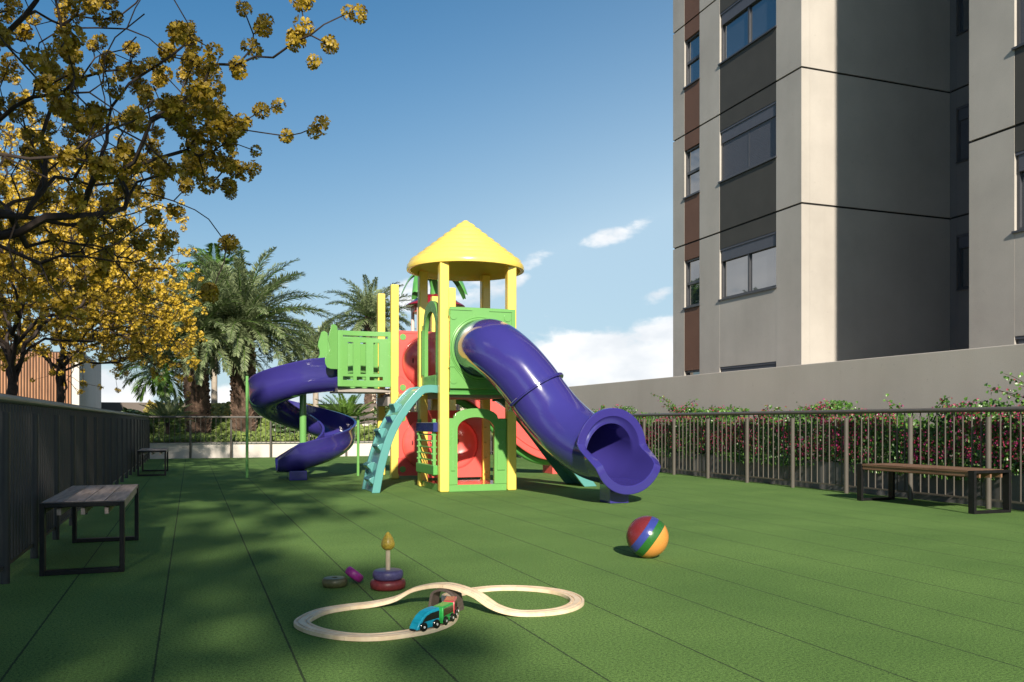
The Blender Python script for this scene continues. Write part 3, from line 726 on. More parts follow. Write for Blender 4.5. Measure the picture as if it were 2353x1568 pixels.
# ------------------------------------------------------------------ the play structure
OX, OY = 3.91, 12.6
T = empty('playground_structure', (OX, OY, 0))
tag(T, 'colourful plastic play tower with a yellow conical roof, purple tube slide and purple spiral slide', 'playground structure')
def LP(x, y, z): return (x - OX, y - OY, z)
class W(MB):
    """mesh collected in world coordinates, built as a part of the play structure"""
    def part(s, name, mat, parent=T, **k):
        s.v = [LP(*p) for p in s.v]; return s.build(name, mat, parent, **k)
XA, XB, YA, YB = 3.40, 4.43, 12.03, 13.22        # posts of the roofed tower
XC, XD, YC, YD = 3.38, 4.43, 15.15, 16.30        # posts of the rear tower
def post(x, y, z, cap=False):
    m = W(); m.box(x-0.07, y-0.07, 0, x+0.07, y+0.07, z); m.part('post', M_yellow, bevel=0.022, seg=3)
for x in (XA, XB):
    for y in (YA, YB): post(x, y, 3.36)
for x in (XC, XD):
    for y in (YC, YD): post(x, y, 3.44)
# conical roof
prof = [(0.835, 3.30), (0.868, 3.288), (0.890, 3.295), (0.893, 3.32), (0.888, 3.365), (0.872, 3.385)]
nr = 8
for i in range(nr):
    for j in range(6):
        f = (i + j/6)/nr; r = 0.862*(1-f) + 0.06*f
        b = 0.024*math.sin(math.pi*j/6)
        prof.append((r + b*0.8, 3.392 + 0.645*f + b*(1 - 0.8*f**3) - 0.006*math.sin(math.pi*f)))
prof += [(0.052, 4.050), (0.036, 4.064), (0.018, 4.070), (0.001, 4.072), (0.001, 3.96), (0.45, 3.655), (0.80, 3.40), (0.825, 3.36)]
m = W(); m.rings([[(OX+0.005 + r*math.cos(2*math.pi*k/72), OY+0.02 + r*math.sin(2*math.pi*k/72), z) for k in range(72)] for r, z in prof], True, False, True)
m.part('roof', M_yellow, angle=50)
# decks
m = W(); m.box(XA-0.02, YA+0.02, 1.44, XB+0.02, YB-0.02, 1.50); m.part('deck', M_dgreen, bevel=0.006)
m = W(); m.box(XA+0.06, YA+0.08, 1.36, XB-0.06, YB-0.08, 1.438); m.part('deck_underside', M_underdeck)
m = W(); m.box(XC-0.02, YC+0.02, 1.46, XD+0.02, YD-0.02, 1.52); m.box(XC+0.05, YB+0.06, 1.455, XD-0.05, YC-0.02, 1.50); m.part('deck', M_maroon, bevel=0.006)
m = W(); m.box(2.40, YC+0.10, 1.535, XC-0.04, YD-0.10, 1.60); m.box(XC-0.10, YC+0.1, 1.30, XC+0.4, YD-0.1, 1.455); m.part('deck_underside', M_underdeck)
# tube slide panel on the front of the roofed tower
m = W(); y = YA - 0.075
m.box(XA+0.065, y-0.045, 1.485, XB+0.03, y, 2.655); pn = m.part('slide_panel', M_green, bevel=0.008)
m = W(); cxp, czp = 3.925, 2.065; yf = y - 0.045
for sx, sz in ((-1,1),(1,1),(-1,-1),(1,-1)):
    m.tube([(cxp+sx*0.41, yf+0.01, czp+sz*0.46), (cxp+sx*0.41, yf-0.010, czp+sz*0.46)], 0.055, 24)
def lbar(x0, z0, x1, z1): m.bar((x0, yf-0.002, z0), (x1, yf-0.002, z1), 0.014, 0.018, (0,1,0))
for sx in (-1, 1):
    lbar(cxp+sx*0.13, 2.615, cxp+sx*0.485, 2.615); lbar(cxp+sx*0.478, 2.61, cxp+sx*0.478, 2.40 if sx > 0 else 2.52)
    lbar(cxp+sx*0.485, 1.80, cxp+sx*0.40, 1.80); lbar(cxp+sx*0.40, 1.80, cxp+sx*0.20, 1.56); lbar(cxp+sx*0.20, 1.56, cxp+sx*0.1, 1.52)
for rr_, th in ((0.455, 0.010), (0.425, 0.022)):
    m.rings([[(cxp + (rr_ + th*math.cos(b))*math.cos(a), yf - 0.002 + th*math.sin(b), czp + (rr_ + th*math.cos(b))*math.sin(a)) for b in np.linspace(0, 2*math.pi, 9)[:-1]] for a in np.linspace(0, 2*math.pi, 65)[:-1]], True, False, True)
m.part('raised_ornament', M_green, pn)
m = W(); m.box(XA+0.04, YA-0.055, 1.40, XB-0.04, YA-0.015, 1.438); m.box(XA+0.08, YA-0.06, 1.44, XB-0.08, YA-0.02, 1.483); m.part('deck_edge', M_dgreen, bevel=0.004)
# the tube slide
def tube_slide():
    ctrl = [(3.925, yf+0.03, 2.06), (3.925, 11.60, 2.065), (3.97, 11.31, 1.985), (4.12, 11.09, 1.79), (4.30, 10.945, 1.53), (4.44, 10.835, 1.285), (4.585, 10.685, 1.045), (4.73, 10.43, 0.825), (4.855, 10.10, 0.665), (4.93, 9.80, 0.62)]
    P = [Vector(p) for p in catmull(ctrl, 6)]
    N = 48; Ro, Ri = 0.40, 0.372
    def frame(i):
        t = (P[min(i+1, len(P)-1)] - P[max(i-1, 0)]).normalized(); s = t.cross(Vector((0,0,1))).normalized(); return t, s, s.cross(t)
    def ringp(i, r):
        t, s, u = frame(i); return [P[i] + (u*math.cos(2*math.pi*k/N) + s*math.sin(2*math.pi*k/N))*r for k in range(N)]
    te, se, ue = frame(len(P)-1)
    te = Vector((0.10, -0.985, -0.05)).normalized(); se = te.cross(Vector((0,0,1))).normalized(); ue = se.cross(te)
    def smooth(x): x = min(1, max(0, x)); return x*x*(3-2*x)
    def mouth(r, fwd, out, lift=0.0):
        L = []
        for k in range(N):
            a = 2*math.pi*k/N; c = -math.cos(a)         # c = 1 at the bottom, -1 at the top
            e = 0.06 + 0.40*smooth((c + 0.16)/0.62)
            d = ue*math.cos(a) + se*math.sin(a)
            flare = 0.015*smooth((c - 0.2)/0.7)
            L.append(P[-1] + ue*0.055 + te*(e + fwd) + d*(r + 0.03 + out) + d*flare*0.3 - ue*flare)
        return L
    rings = [ringp(i, Ro) for i in range(len(P))]
    L1 = []
    for q in (0.06, 0.5):
        b_ = mouth(Ro, -0.035, 0); a_ = rings[len(P)-1]; L1.append([a_[k].lerp(b_[k], q) for k in range(N)])
    rings += L1 + [mouth(Ro, -0.035, 0), mouth(Ro, -0.03, 0.072), mouth(Ro, -0.022, 0.08), mouth(Ro, 0.0, 0.08), mouth(Ro, 0.006, 0.072), mouth(Ri, 0.006, 0.008), mouth(Ri, -0.004, 0)]
    b_ = mouth(Ri, -0.02, 0); a_ = ringp(len(P)-1, Ri)
    rings += [[a_[k].lerp(b_[k], q) for k in range(N)] for q in (0.7, 0.35)]
    rings += [ringp(i, Ri) for i in range(len(P)-1, -1, -1)]
    m = W(); m.rings(rings, True, False, True); o = m.part('tube_slide', M_purple, angle=32)
    # coupling flange, with bolts
    for idx, nm in ((27, 'coupling_flange'),):
        t, s, u = frame(idx); m = W(); prof = [(Ro-0.005, -0.02), (Ro+0.035, -0.02), (Ro+0.042, -0.013), (Ro+0.042, -0.003), (Ro+0.036, 0.0), (Ro+0.042, 0.003), (Ro+0.042, 0.013), (Ro+0.035, 0.02), (Ro-0.005, 0.02)]
        m.rings([[P[idx] + t*w_ + (u*math.cos(2*math.pi*k/64) + s*math.sin(2*math.pi*k/64))*r for k in range(64)] for r, w_ in prof], True, False, True)
        m.part(nm, M_purple, o, angle=40)
    # collar behind the mouth
    m = W(); m.box(4.83, 9.58, 0.0, 5.09, 9.88, 0.235); m.part('support_foot', M_purple, o, bevel=0.01)
tube_slide()
# arched doorway below, on the front
def arch_poly(x0, x1, z0, o0, o1, spring, apex, shoulder, top, n=16, foot=None):
    cx = (o0+o1)/2; p = [(x0, z0), (o0, z0)]
    for i in range(n+1):
        a = math.pi - math.pi*i/n; p.append((cx + (o1-o0)/2*math.cos(a), spring + (apex-spring)*math.sin(a)))
    p += [(o1, z0), (x1, z0), (x1, shoulder)]
    rx = (x1-x0)/2*0.76
    for i in range(n+1):
        a = 0.0 + math.pi*i/n; p.append((cx + rx*math.cos(a), shoulder + (top-shoulder)*math.sin(a)**0.9))
    p += [(x0, shoulder)]
    return p
def zmap(y): return lambda u, v, w_: (u, y + w_, v)
def xmap(x): return lambda u, v, w_: (x + w_, u, v)
m = W(); m.prism(arch_poly(XA+0.072, XB-0.072, 0.10, 3.605, 4.165, 0.90, 1.075, 1.06, 1.205), zmap(YA), -0.03, 0.03); ap = m.part('arch_panel', M_green, angle=30, bevel=0.006)
for a, b in ((XA+0.10, 3.565), (4.205, XB-0.10)):
    m = W(); m.box(a, YA-0.046, 0.30, b, YA-0.029, 0.90); m.part('raised_rib', M_green, ap, bevel=0.014, seg=3)
m = W(); m.box(XA+0.072, YA-0.02, 0.0, XB-0.072, YA+0.035, 0.098); m.box(XA-0.03, YA+0.072, 0.0, XA+0.025, YB-0.072, 0.098); m.part('plinth', M_green, bevel=0.005)
m = W(); m.box(XA+0.03, YA+0.04, 0.02, XB+0.03, YB-0.03, 0.085); m.part('floor_board', M_red, bevel=0.004)
# square panel with a round hole and a bulging dome
def bubble_panel(cx, cz, y, half, rad, face, slots, dome_h=0.24, ornament=True, mat=M_red):
    """face -1: dome bulges towards -Y, +1: towards +Y"""
    N = 64; m = W(); rr = []
    for w_ in (0.018, -0.018):
        sq = []
        ci = []
        for k in range(N):
            a = 2*math.pi*k/N + math.pi/4; c, s = math.cos(a), math.sin(a); q = half/max(abs(c), abs(s))
            sq.append((cx + q*c, y + w_, cz + q*s)); ci.append((cx + rad*c, y + w_, cz + rad*s))
        rr += [ci, sq] if w_ > 0 else [sq, ci]
    m.rings(rr, True, False, True); p = m.part('bubble_panel', mat, angle=30)
    m = W(); prof = []
    n = 14
    for i in range(n+1):
        a = math.pi/2*i/n; prof.append((max(0.001, rad*math.cos(a)), dome_h*math.sin(a)))
    outer = [[(cx + r*math.cos(2*math.pi*k/N), y + face*(0.01 + h), cz + r*math.sin(2*math.pi*k/N)) for k in range(N)] for r, h in prof]
    inner = [[(cx + r*0.965*math.cos(2*math.pi*k/N), y + face*(0.0 + h*0.955), cz + r*0.965*math.sin(2*math.pi*k/N)) for k in range(N)] for r, h in prof[::-1]]
    m.rings(outer + inner, True, False, True); d = m.part('dome', mat, p, angle=60)
    m = W()
    for sx, sz in slots:
        hh = dome_h*math.sqrt(max(0, 1 - (sx*sx + sz*sz)/(rad*rad)))
        for wy in (hh + 0.004, hh*0.955 - 0.004):
            m.lathe([(0.001, -0.045), (0.009, -0.040), (0.013, -0.02), (0.013, 0.02), (0.009, 0.040), (0.001, 0.045)], 12, (cx + sx, y + face*(0.005 + wy), cz + sz))
    m.part('peep_slot', M_slot, p)
    if ornament:
        m = W()
        for sx, sz in ((-1,1),(1,1),(-1,-1),(1,-1)):
            m.tube([(cx+sx*half*0.78, y-0.017, cz+sz*half*0.80), (cx+sx*half*0.78, y-0.030, cz+sz*half*0.80)], 0.055, 22)
        m.part('corner_disc', M_green, p)
        m = W(); yy = y - 0.02
        for sx in (-1, 1):
            m.bar((cx+sx*half*0.92, yy, cz+half*0.93), (cx+sx*half*0.25, yy, cz+half*0.93), 0.012, 0.012, (0,1,0))
            m.bar((cx+sx*half*0.92, yy, cz-half*0.45), (cx+sx*half*0.80, yy, cz-half*0.45), 0.012, 0.012, (0,1,0)); m.bar((cx+sx*half*0.80, yy, cz-half*0.45), (cx+sx*half*0.38, yy, cz-half*0.90), 0.012, 0.012, (0,1,0))
            m.bar((cx+sx*half*0.92, yy, cz-half*0.45), (cx+sx*half*0.92, yy, cz-half*0.93), 0.012, 0.012, (0,1,0))
        m.bar((cx-half*0.92, yy, cz-half*0.93), (cx+half*0.92, yy, cz-half*0.93), 0.012, 0.012, (0,1,0))
        m.part('raised_ornament', mat, p)
ym = YC - 0.045
bubble_panel(3.955, 2.065, ym, 0.56, 0.455, -1, ((-0.30, 0.02), (-0.185, 0.04), (0.185, 0.04), (0.30, 0.02)), 0.27)
bubble_panel(3.955, 0.62, ym, 0.565, 0.455, -1, ((-0.30, 0.02), (-0.185, 0.02), (0.185, 0.02), (0.30, 0.02)), 0.22)
bubble_panel(3.905, 0.66, YB - 0.02, 0.53, 0.40, 1, ((-0.02, 0.03), (0.12, 0.03)), 0.20, ornament=False)
# arched panel above deck on the open side of the roofed tower, and the opposite one
for xw in (XA - 0.01,):
    m = W(); m.prism(arch_poly(YA+0.072, YB-0.072, 1.51, 12.30, 12.96, 2.30, 2.66, 2.50, 2.82), xmap(xw), -0.03, 0.03); q = m.part('arch_panel', M_green, angle=30, bevel=0.006)
    m = W()
    for a, b in ((YA+0.10, 12.25), (13.01, YB-0.10)): m.box(xw-0.046, a, 1.72, xw-0.029, b, 2.42)
    m.box(xw-0.034, 12.302, 1.51, xw+0.034, 12.958, 1.70)
    m.part('raised_ornament', M_green, q, bevel=0.012, seg=2)
m = W(); m.box(XA+0.2, YB-0.03, 1.505, XB-0.02, YB+0.0, 2.60); m.part('back_panel', M_red, bevel=0.006)
# abacus-like rung panel at the lower open side
xr = XA - 0.10
m = W()
for yv in (YA+0.12, YB-0.22): m.box(xr-0.025, yv, 0.22, xr+0.025, yv+0.07, 1.05)
rp = m.part('rung_panel', M_green, bevel=0.008)
m = W(); m.box(xr-0.035, YA+0.06, 0.86, xr+0.035, YB-0.10, 1.0); m.part('upper_bar', M_navy, rp, bevel=0.012)
m = W(); m.box(xr-0.035, YA+0.06, 0.24, xr+0.035, YB-0.10, 0.38); m.part('lower_bar', M_dgreen, rp, bevel=0.012)
for i in range(5):
    z = 0.45 + 0.093*i; m = W(); m.tube([(xr, YA+0.12, z), (xr, YB-0.16, z)], 0.011, 10); m.part('rung', M_green if i % 2 else M_dgreen, rp)
m = W()
for i in range(5):
    z = 0.45 + 0.093*i
    for yv in (YA+0.155, YB-0.185): m.tube([(xr-0.040, yv, z), (xr+0.040, yv, z)], 0.016, 12)
m.part('rung_end', M_green, rp)
# small yellow ladder at the back post
m = W()
for dx in (-0.09, 0.09): m.tube([(XB-0.05+dx*0.6, YB-0.14+dx, 0.10), (XB-0.05+dx*0.6, YB-0.14+dx, 1.0)], 0.012, 8)
for i in range(4): m.tube([(XB-0.104, YB-0.23, 0.2+0.24*i), (XB+0.004, YB-0.05, 0.2+0.24*i)], 0.010, 8)
m.part('ladder', M_yellow)
m = W()
for k in range(2): m.tube([(XA+0.10+0.05*k, YB-0.10, 0.72), (XA+0.40+0.05*k, YB-0.30, 0.10)], 0.010, 8)
m.part('slanted_rod', M_yellow)
# teal climbing ramps
def climbing_ramp(pts, y0, y1, depth, steps, sgn, plate_in=0.03):
    P = catmull([(x, 0, z) for x, z in pts], 8); P = [(p[0], p[2]) for p in P]
    def off(i, d):
        a = P[max(i-1, 0)]; b = P[min(i+1, len(P)-1)]; tx, tz = b[0]-a[0], b[1]-a[1]; l = math.hypot(tx, tz); nx, nz = -tz/l, tx/l
        if sgn > 0: nx, nz = -nx, -nz
        return (P[i][0] - sgn*0 + nx*d, max(0.0, P[i][1] + nz*d))
    m = W()
    for ya, yb in ((y0, y0+0.055), (y1-0.055, y1)):
        rings = [[(*[off(i, 0)[0]], ya, off(i, 0)[1]), (off(i, 0)[0], yb, off(i, 0)[1]), (off(i, depth)[0], yb, off(i, depth)[1]), (off(i, depth)[0], ya, off(i, depth)[1])] for i in range(len(P))]
        m.rings(rings)
    rings = [[(off(i, plate_in)[0], y0+0.056, off(i, plate_in)[1]), (off(i, plate_in)[0], y1-0.056, off(i, plate_in)[1]), (off(i, plate_in+0.03)[0], y1-0.056, off(i, plate_in+0.03)[1]), (off(i, plate_in+0.03)[0], y0+0.056, off(i, plate_in+0.03)[1])] for i in range(len(P))]
    m.rings(rings); o = m.part('climbing_ramp', M_teal, angle=40, bevel=0.012)
    seg = [0]
    for a, b in zip(P[:-1], P[1:]): seg.append(seg[-1] + math.hypot(b[0]-a[0], b[1]-a[1]))
    for k in range(steps):
        s = seg[-1]*(0.34 + 0.60*k/(steps-1)); i = min(range(len(seg)), key=lambda q: abs(seg[q]-s)); i = min(max(i, 1), len(P)-2)
        a, b = P[i-1], P[i+1]; l = math.hypot(b[0]-a[0], b[1]-a[1]); t = ((b[0]-a[0])/l, (b[1]-a[1])/l); n = off(i, -1.0); c = off(i, plate_in); n = (n[0]-P[i][0], n[1]-P[i][1])
        ya, yb = (y0+0.40, y1-0.06) if k % 2 == 0 else (y0+0.06, y0+0.44)
        prof = [(-0.115, -0.006), (-0.085, 0.060), (-0.060, 0.088), (-0.038, 0.095), (-0.020, 0.075), (0.004, 0.035), (0.055, -0.004)]
        # flat tread up the slope side, rounded scoop below
        poly = [(c[0] - t[0]*(-u) + n[0]*h, c[1] - t[1]*(-u) + n[1]*h) for u, h in prof]
        m = W(); m.prism(poly, lambda u, v, w_: (u, w_, v), ya, yb); m.part('foothold', M_teal, o, angle=50, bevel=0.010)
climbing_ramp([(3.36, 1.535), (3.20, 1.54), (3.06, 1.49), (2.84, 1.24), (2.62, 0.875), (2.475, 0.44), (2.385, 0.0)], 12.13, 12.93, 0.115, 6, -1)
climbing_ramp([(4.47, 1.50), (4.62, 1.49), (4.80, 1.36), (5.15, 0.98), (5.50, 0.55), (5.95, 0.0)], 12.25, 13.0, 0.17, 5, 1)
# green side panels of the spiral slide's exit bay
def side_panel(y, bow, flip):
    x0, x1 = 2.38, XC - 0.055; us = [0, 0.055, 0.115, 0.20, 0.28, 0.36, 0.44, 0.52, 0.60, 0.68, 0.76, 0.82, 0.885, 0.93, 1.0]
    us = [0, 0.05, 0.10, 0.19, 0.29, 0.36, 0.43, 0.53, 0.60, 0.67, 0.77, 0.84, 0.93, 1.0]
    vs = [1.57, 1.73, 1.81, 1.87, 2.02, 2.20, 2.34, 2.43, 2.50, 2.62]
    def hole(i, j):
        if j == 1 and 2 <= i <= 10: return i not in (4, 7)
        if flip > 0 and j in (3, 4, 5): return False
        if j in (3, 4, 5) and i in (3, 6, 9): return True
        if j == 7 and 2 <= i <= 11: return True
        return False
    vs = [1.625, 1.74, 1.80, 1.85, 2.02, 2.20, 2.40, 2.475, 2.515, 2.60]
    mp = lambda u, v, w_: (x0 + (x1-x0)*u, y + bow*(math.sin(math.pi*min(1, max(0, (u-0.05)/0.9)))) + w_, v)
    m = W(); m.cells(us, vs, hole, mp, -0.018, 0.018); o = m.part('side_panel', M_green, angle=30, bevel=0.006)
    # flared end board with a wavy edge
    m = W(); poly = [(u_ - 0.12, v_) for u_, v_ in [(2.50, 1.92), (2.50, 2.60), (2.495, 2.66), (2.44, 2.70), (2.385, 2.68), (2.365, 2.60), (2.335, 2.50), (2.325, 2.42), (2.355, 2.34), (2.36, 2.26), (2.33, 2.20), (2.285, 2.15), (2.265, 2.08), (2.275, 2.00), (2.31, 1.94), (2.37, 1.92)]]
    m.prism(poly, lambda u, v, w_: (u, y + (2.38-u)*(0.45*flip) + w_, v), -0.02, 0.02); m.part('end_board', M_green, o, angle=40, bevel=0.008)
side_panel(YC + 0.0, 0.05, -1); side_panel(YD + 0.0, -0.05, 1)
# spiral slide
def spiral():
    cx, cy, Rm = 1.93, 16.30, 0.66
    st = []
    for x in np.linspace(2.43, 1.98, 6): st.append((x, cy - Rm, 1.56 - 0.05*(2.43-x)/0.45, (0, -1), 0))
    n = 64
    for i in range(n+1):
        th = 2*math.pi*i/n; st.append((cx - Rm*math.sin(th), cy - Rm*math.cos(th), 1.505 - 1.325*i/n, (-math.sin(th), -math.cos(th)), i/n))
    for k, x in enumerate(np.linspace(1.86, 1.40, 6)): st.append((x, cy - Rm, 0.17 - 0.05*min(1, (k+1)/4), (0, -1), 1.0 + (k+1)/6))
    rings = []
    for x, y, z, o, f in st:
        out_top = 0.60 - 0.10*max(0, min(1, f)); in_top = 0.40
        if f > 1: q = max(0, (f - 1 - 0.33)/0.67); out_top = 0.50 - 0.25*q**1.3; in_top = 0.44 - 0.20*q**1.3
        if f == 0: in_top = 0.58
        elif f < 0.12: in_top = 0.58 - 0.18*f/0.12
        Ro, th = 0.30, 0.028; prof = []
        outer = []; inner = []
        outer.append((-Ro - 0.012, in_top)); outer.append((-Ro - 0.012, in_top - 0.03)); outer.append((-Ro, in_top - 0.045))
        if in_top > 0.36: outer.append((-Ro, 0.31))
        else: outer.append((-Ro, min(0.30, in_top - 0.05)))
        for k in range(1, 12):
            a = math.pi + math.pi*k/12; outer.append((Ro*math.cos(a), min(0.30 + 0.30*math.sin(a), 9)))
        outer.append((Ro, min(0.31, out_top - 0.05))); outer += [(Ro, out_top - 0.045), (Ro + 0.012, out_top - 0.03), (Ro + 0.012, out_top)]
        inner = [(Ro - th, out_top), (Ro - th, min(0.31, out_top - 0.05))]
        for k in range(1, 12):
            a = 2*math.pi - math.pi*k/12; inner.append(((Ro-th)*math.cos(a), 0.30 + (0.30-th)*math.sin(a)))
        inner += [(-Ro + th, min(0.31, in_top - 0.05)), (-Ro + th, in_top)]
        pr = outer + inner
        rings.append([(x + o[0]*u, y + o[1]*u, z + w_) for u, w_ in pr])
    m = W(); m.rings(rings); s = m.part('spiral_slide', M_purple, angle=40)
    m = W(); m.tube([(cx, cy, 0), (cx, cy, 1.72)], 0.062, 24); m.part('centre_pole', M_green, s)
    for x, y, z in ((0.95, 16.40, 1.84), (2.93, 16.22, 1.12)):
        m = W(); m.tube([(x, y, 0), (x, y, z)], 0.026, 14); m.part('support_pole', M_green, s)
    m = W(); m.box(1.58, cy-Rm-0.365, 0, 1.88, cy-Rm+0.10, 0.165); m.part('support_foot', M_purple, s, bevel=0.008)
spiral()
# red open slide on the far side
def red_slide():
    low = catmull([(4.44, 1.48), (4.75, 1.44), (5.05, 1.26), (5.40, 0.93), (5.75, 0.62), (6.10, 0.39), (6.45, 0.29), (7.0, 0.26)], 6)
    up = lambda x: 1.98 - (x-4.44)*0.64 if x < 6.85 else 0.40
    m = W()
    for y in (15.38, 15.98):
        rings = [[(p[0], y, p[1]), (p[0], y+0.05, p[1]), (p[0], y+0.05, max(p[1]+0.08, up(p[0]))), (p[0], y, max(p[1]+0.08, up(p[0])))] for p in low]; m.rings(rings)
    rings = [[(p[0], 15.431, p[1]+0.05), (p[0], 15.979, p[1]+0.05), (p[0], 15.979, p[1]+0.08), (p[0], 15.431, p[1]+0.08)] for p in low]; m.rings(rings)
    o = m.part('straight_slide', M_red, angle=40, bevel=0.01)
    m = W(); m.tube([(p[0], 15.375, p[1]+0.012) for p in low], 0.03, 10); m.tube([(p[0], 15.372, p[1]+0.14) for p in low], 0.012, 8); m.part('rolled_edge', M_red, o)
    m = W(); m.tube([(p[0], 15.60, p[1]-0.03) for p in low], 0.09, 12); m.part('green_keel', M_dgreen, o)
    m = W(); m.box(6.55, 15.45, 0, 6.90, 15.95, 0.27); m.part('support_foot', M_red, o, bevel=0.008)
red_slide()
# maroon dome roof with drooping green leaves
def dome():
    cx, cy, zb = 4.62, 16.95, 3.36
    m = W(); pr = [(0.30, zb-0.03), (0.585, zb-0.035), (0.60, zb-0.02), (0.585, zb+0.0), (0.50, zb+0.045), (0.42, zb+0.105), (0.33, zb+0.165), (0.22, zb+0.205), (0.10, zb+0.225), (0.001, zb+0.23), (0.001, zb+0.05), (0.30, zb+0.0)]
    m.rings([[(cx + r*math.cos(2*math.pi*k/48), cy + r*math.sin(2*math.pi*k/48), z) for k in range(48)] for r, z in pr], True, False, True); d = m.part('dome_roof', M_maroon, angle=60)
    m = W(); m.lathe([(0.46, zb-0.16), (0.46, zb-0.036)], 40, (cx, cy, 0)); m.part('drum', M_red, d)
    for k in range(6):
        a = R(30 + 60*k); x, y = cx + 0.47*math.cos(a), cy + 0.47*math.sin(a); m = W(); m.tube([(x, y, 0), (x, y, zb-0.03)], 0.035, 14); m.part('dome_post', M_palepink, d)
    m = W(); m.lathe([(0.11, zb+0.20), (0.10, zb+0.35), (0.13, zb+0.52), (0.001, zb+0.56)], 20, (cx, cy, 0)); m.part('leaf_stem', M_dgreen, d)
    for k in range(7):
        a = 2*math.pi*(k + 0.25)/7; dx, dy = math.cos(a), math.sin(a); m = W(); rr = []
        for i in range(13):
            s = i/12; r = 0.06 + 0.72*s - 0.10*s*s; z = zb + 0.50 + 0.24*math.sin(min(1, s*1.15)*math.pi*0.62) - 0.52*s**2.6; w = 0.14*math.sin(math.pi*(0.12 + 0.80*s))**0.8 + 0.012
            c = Vector((cx + dx*r, cy + dy*r, z)); sd = Vector((-dy, dx, 0)); u = Vector((0, 0, 1))
            rr.append([c - sd*w - u*0.03, c - u*0.012, c + sd*w - u*0.03, c + sd*w*0.97 - u*0.012, c + u*0.022, c - sd*w*0.97 - u*0.012])
        m.rings(rr); m.part('leaf', M_dgreen, d, angle=40)
dome()

# ------------------------------------------------------------------ far background
t = empty('slatted_building', (-14.0, 34.2, 0)); tag(t, 'low building clad in terracotta slats behind the yellow trees', 'building')
m = MB(); m.box(-16, 0.10, -0.4, 10.04, 8, 3.50); m.build('wall', M_slatback, t, smooth=False)
m = MB(); xx = -16.0
while xx < 10.0: m.box(xx, 0.03, -0.4, xx+0.055, 0.099, 3.46); xx += 0.092
m.build('slat_cladding', M_slat, t, smooth=False)
m = MB(); m.box(10.042, -0.05, -0.4, 10.28, 8, 3.56); m.build('white_edge', M_white, t, smooth=False, bevel=0.01)
m = MB(); m.box(-20, 44.0, -0.5, 30, 44.3, 1.93)
tag(m.build('boundary_wall', M_farwall, smooth=False), 'long dark brown-grey boundary wall behind the palms and garden bed', 'wall')
m = MB(); m.box(-20, 43.2, -0.5, 30, 43.5, 0.98)
tag(m.build('garden_kerb', M_white, smooth=False), 'thin white kerb wall in front of the dark boundary wall', 'kerb')

def cover(name, label, cat, boxes, mat, base_mat, size, dens, seed, blades=False):
    """a planted bank: one sheet with leaves all over it"""
    r = np.random.default_rng(seed); x0, x1, y0, y1, h, zb = boxes
    hf = lambda x, y: zb + h*np.clip(np.minimum((y-y0)/(0.55*(y1-y0)), 1), 0, 1)**0.75*(0.82 + 0.18*np.sin(x*2.1+seed)) + 0.03*np.sin(x*7.3 + y*5)
    xs = np.linspace(x0, x1, 40); ys = np.linspace(y0, y1, 16); V = []; F = []
    for i, a in enumerate(xs):
        for b in ys: V.append((a, b, float(hf(a, b))))
    for i in range(39):
        for j in range(15): F.append((i*16+j, (i+1)*16+j, (i+1)*16+j+1, i*16+j+1))
    o = mesh_np(name, V, F, base_mat, None, True); tag(o, label, cat, kind='stuff')
    n = int(dens*(x1-x0)*(y1-y0)); x = x0 + (x1-x0)*r.random(n); y = y0 + (y1-y0)*r.random(n); z = hf(x, y) + 0.03 + 0.10*r.random(n)
    nr = np.stack([0.6*r.normal(size=n), -0.5 + 0.6*r.normal(size=n), 0.7 + 0.4*r.normal(size=n)], 1)
    V, F = scatter(LEAF_V, LEAF_T, np.stack([x, y, z], 1), nr, r.random(n)*6.28, size*(0.6 + 0.8*r.random(n)))
    mesh_np('leaves', V, F, mat, o)
    return o
cover('ground_cover', 'sunlit green bank of ground cover under the two stout palms', 'ground cover', (-2.5, 3.4, 29.4, 33.5, 0.85, 0.42), M_cover, M_coverbase, 0.13, 420, 3)
cover('ground_cover', 'low strip of green ground cover just behind the far railing', 'ground cover', (-2.5, 3.3, 26.05, 29.3, 0.10, 0.40), M_cover, M_coverbase, 0.10, 420, 4)
cover('ground_cover', 'yellow flowering shrubs along the top of the green bank', 'ground cover', (-1.5, 4.4, 33.0, 36, 0.55, 1.0), M_covery, M_coverbase, 0.15, 300, 5)
cover('ground_cover', 'low green ground cover behind the spiral slide', 'ground cover', (3.5, 10.5, 26.1, 30.5, 0.30, 0.40), M_cover, M_coverbase, 0.12, 300, 8)
m = MB(); m.box(2.9, 31.0, 0.3, 6.6, 31.3, 0.86); tag(m.build('low_wall', M_white, smooth=False), 'short white planter wall among the bushes behind the spiral slide', 'wall')

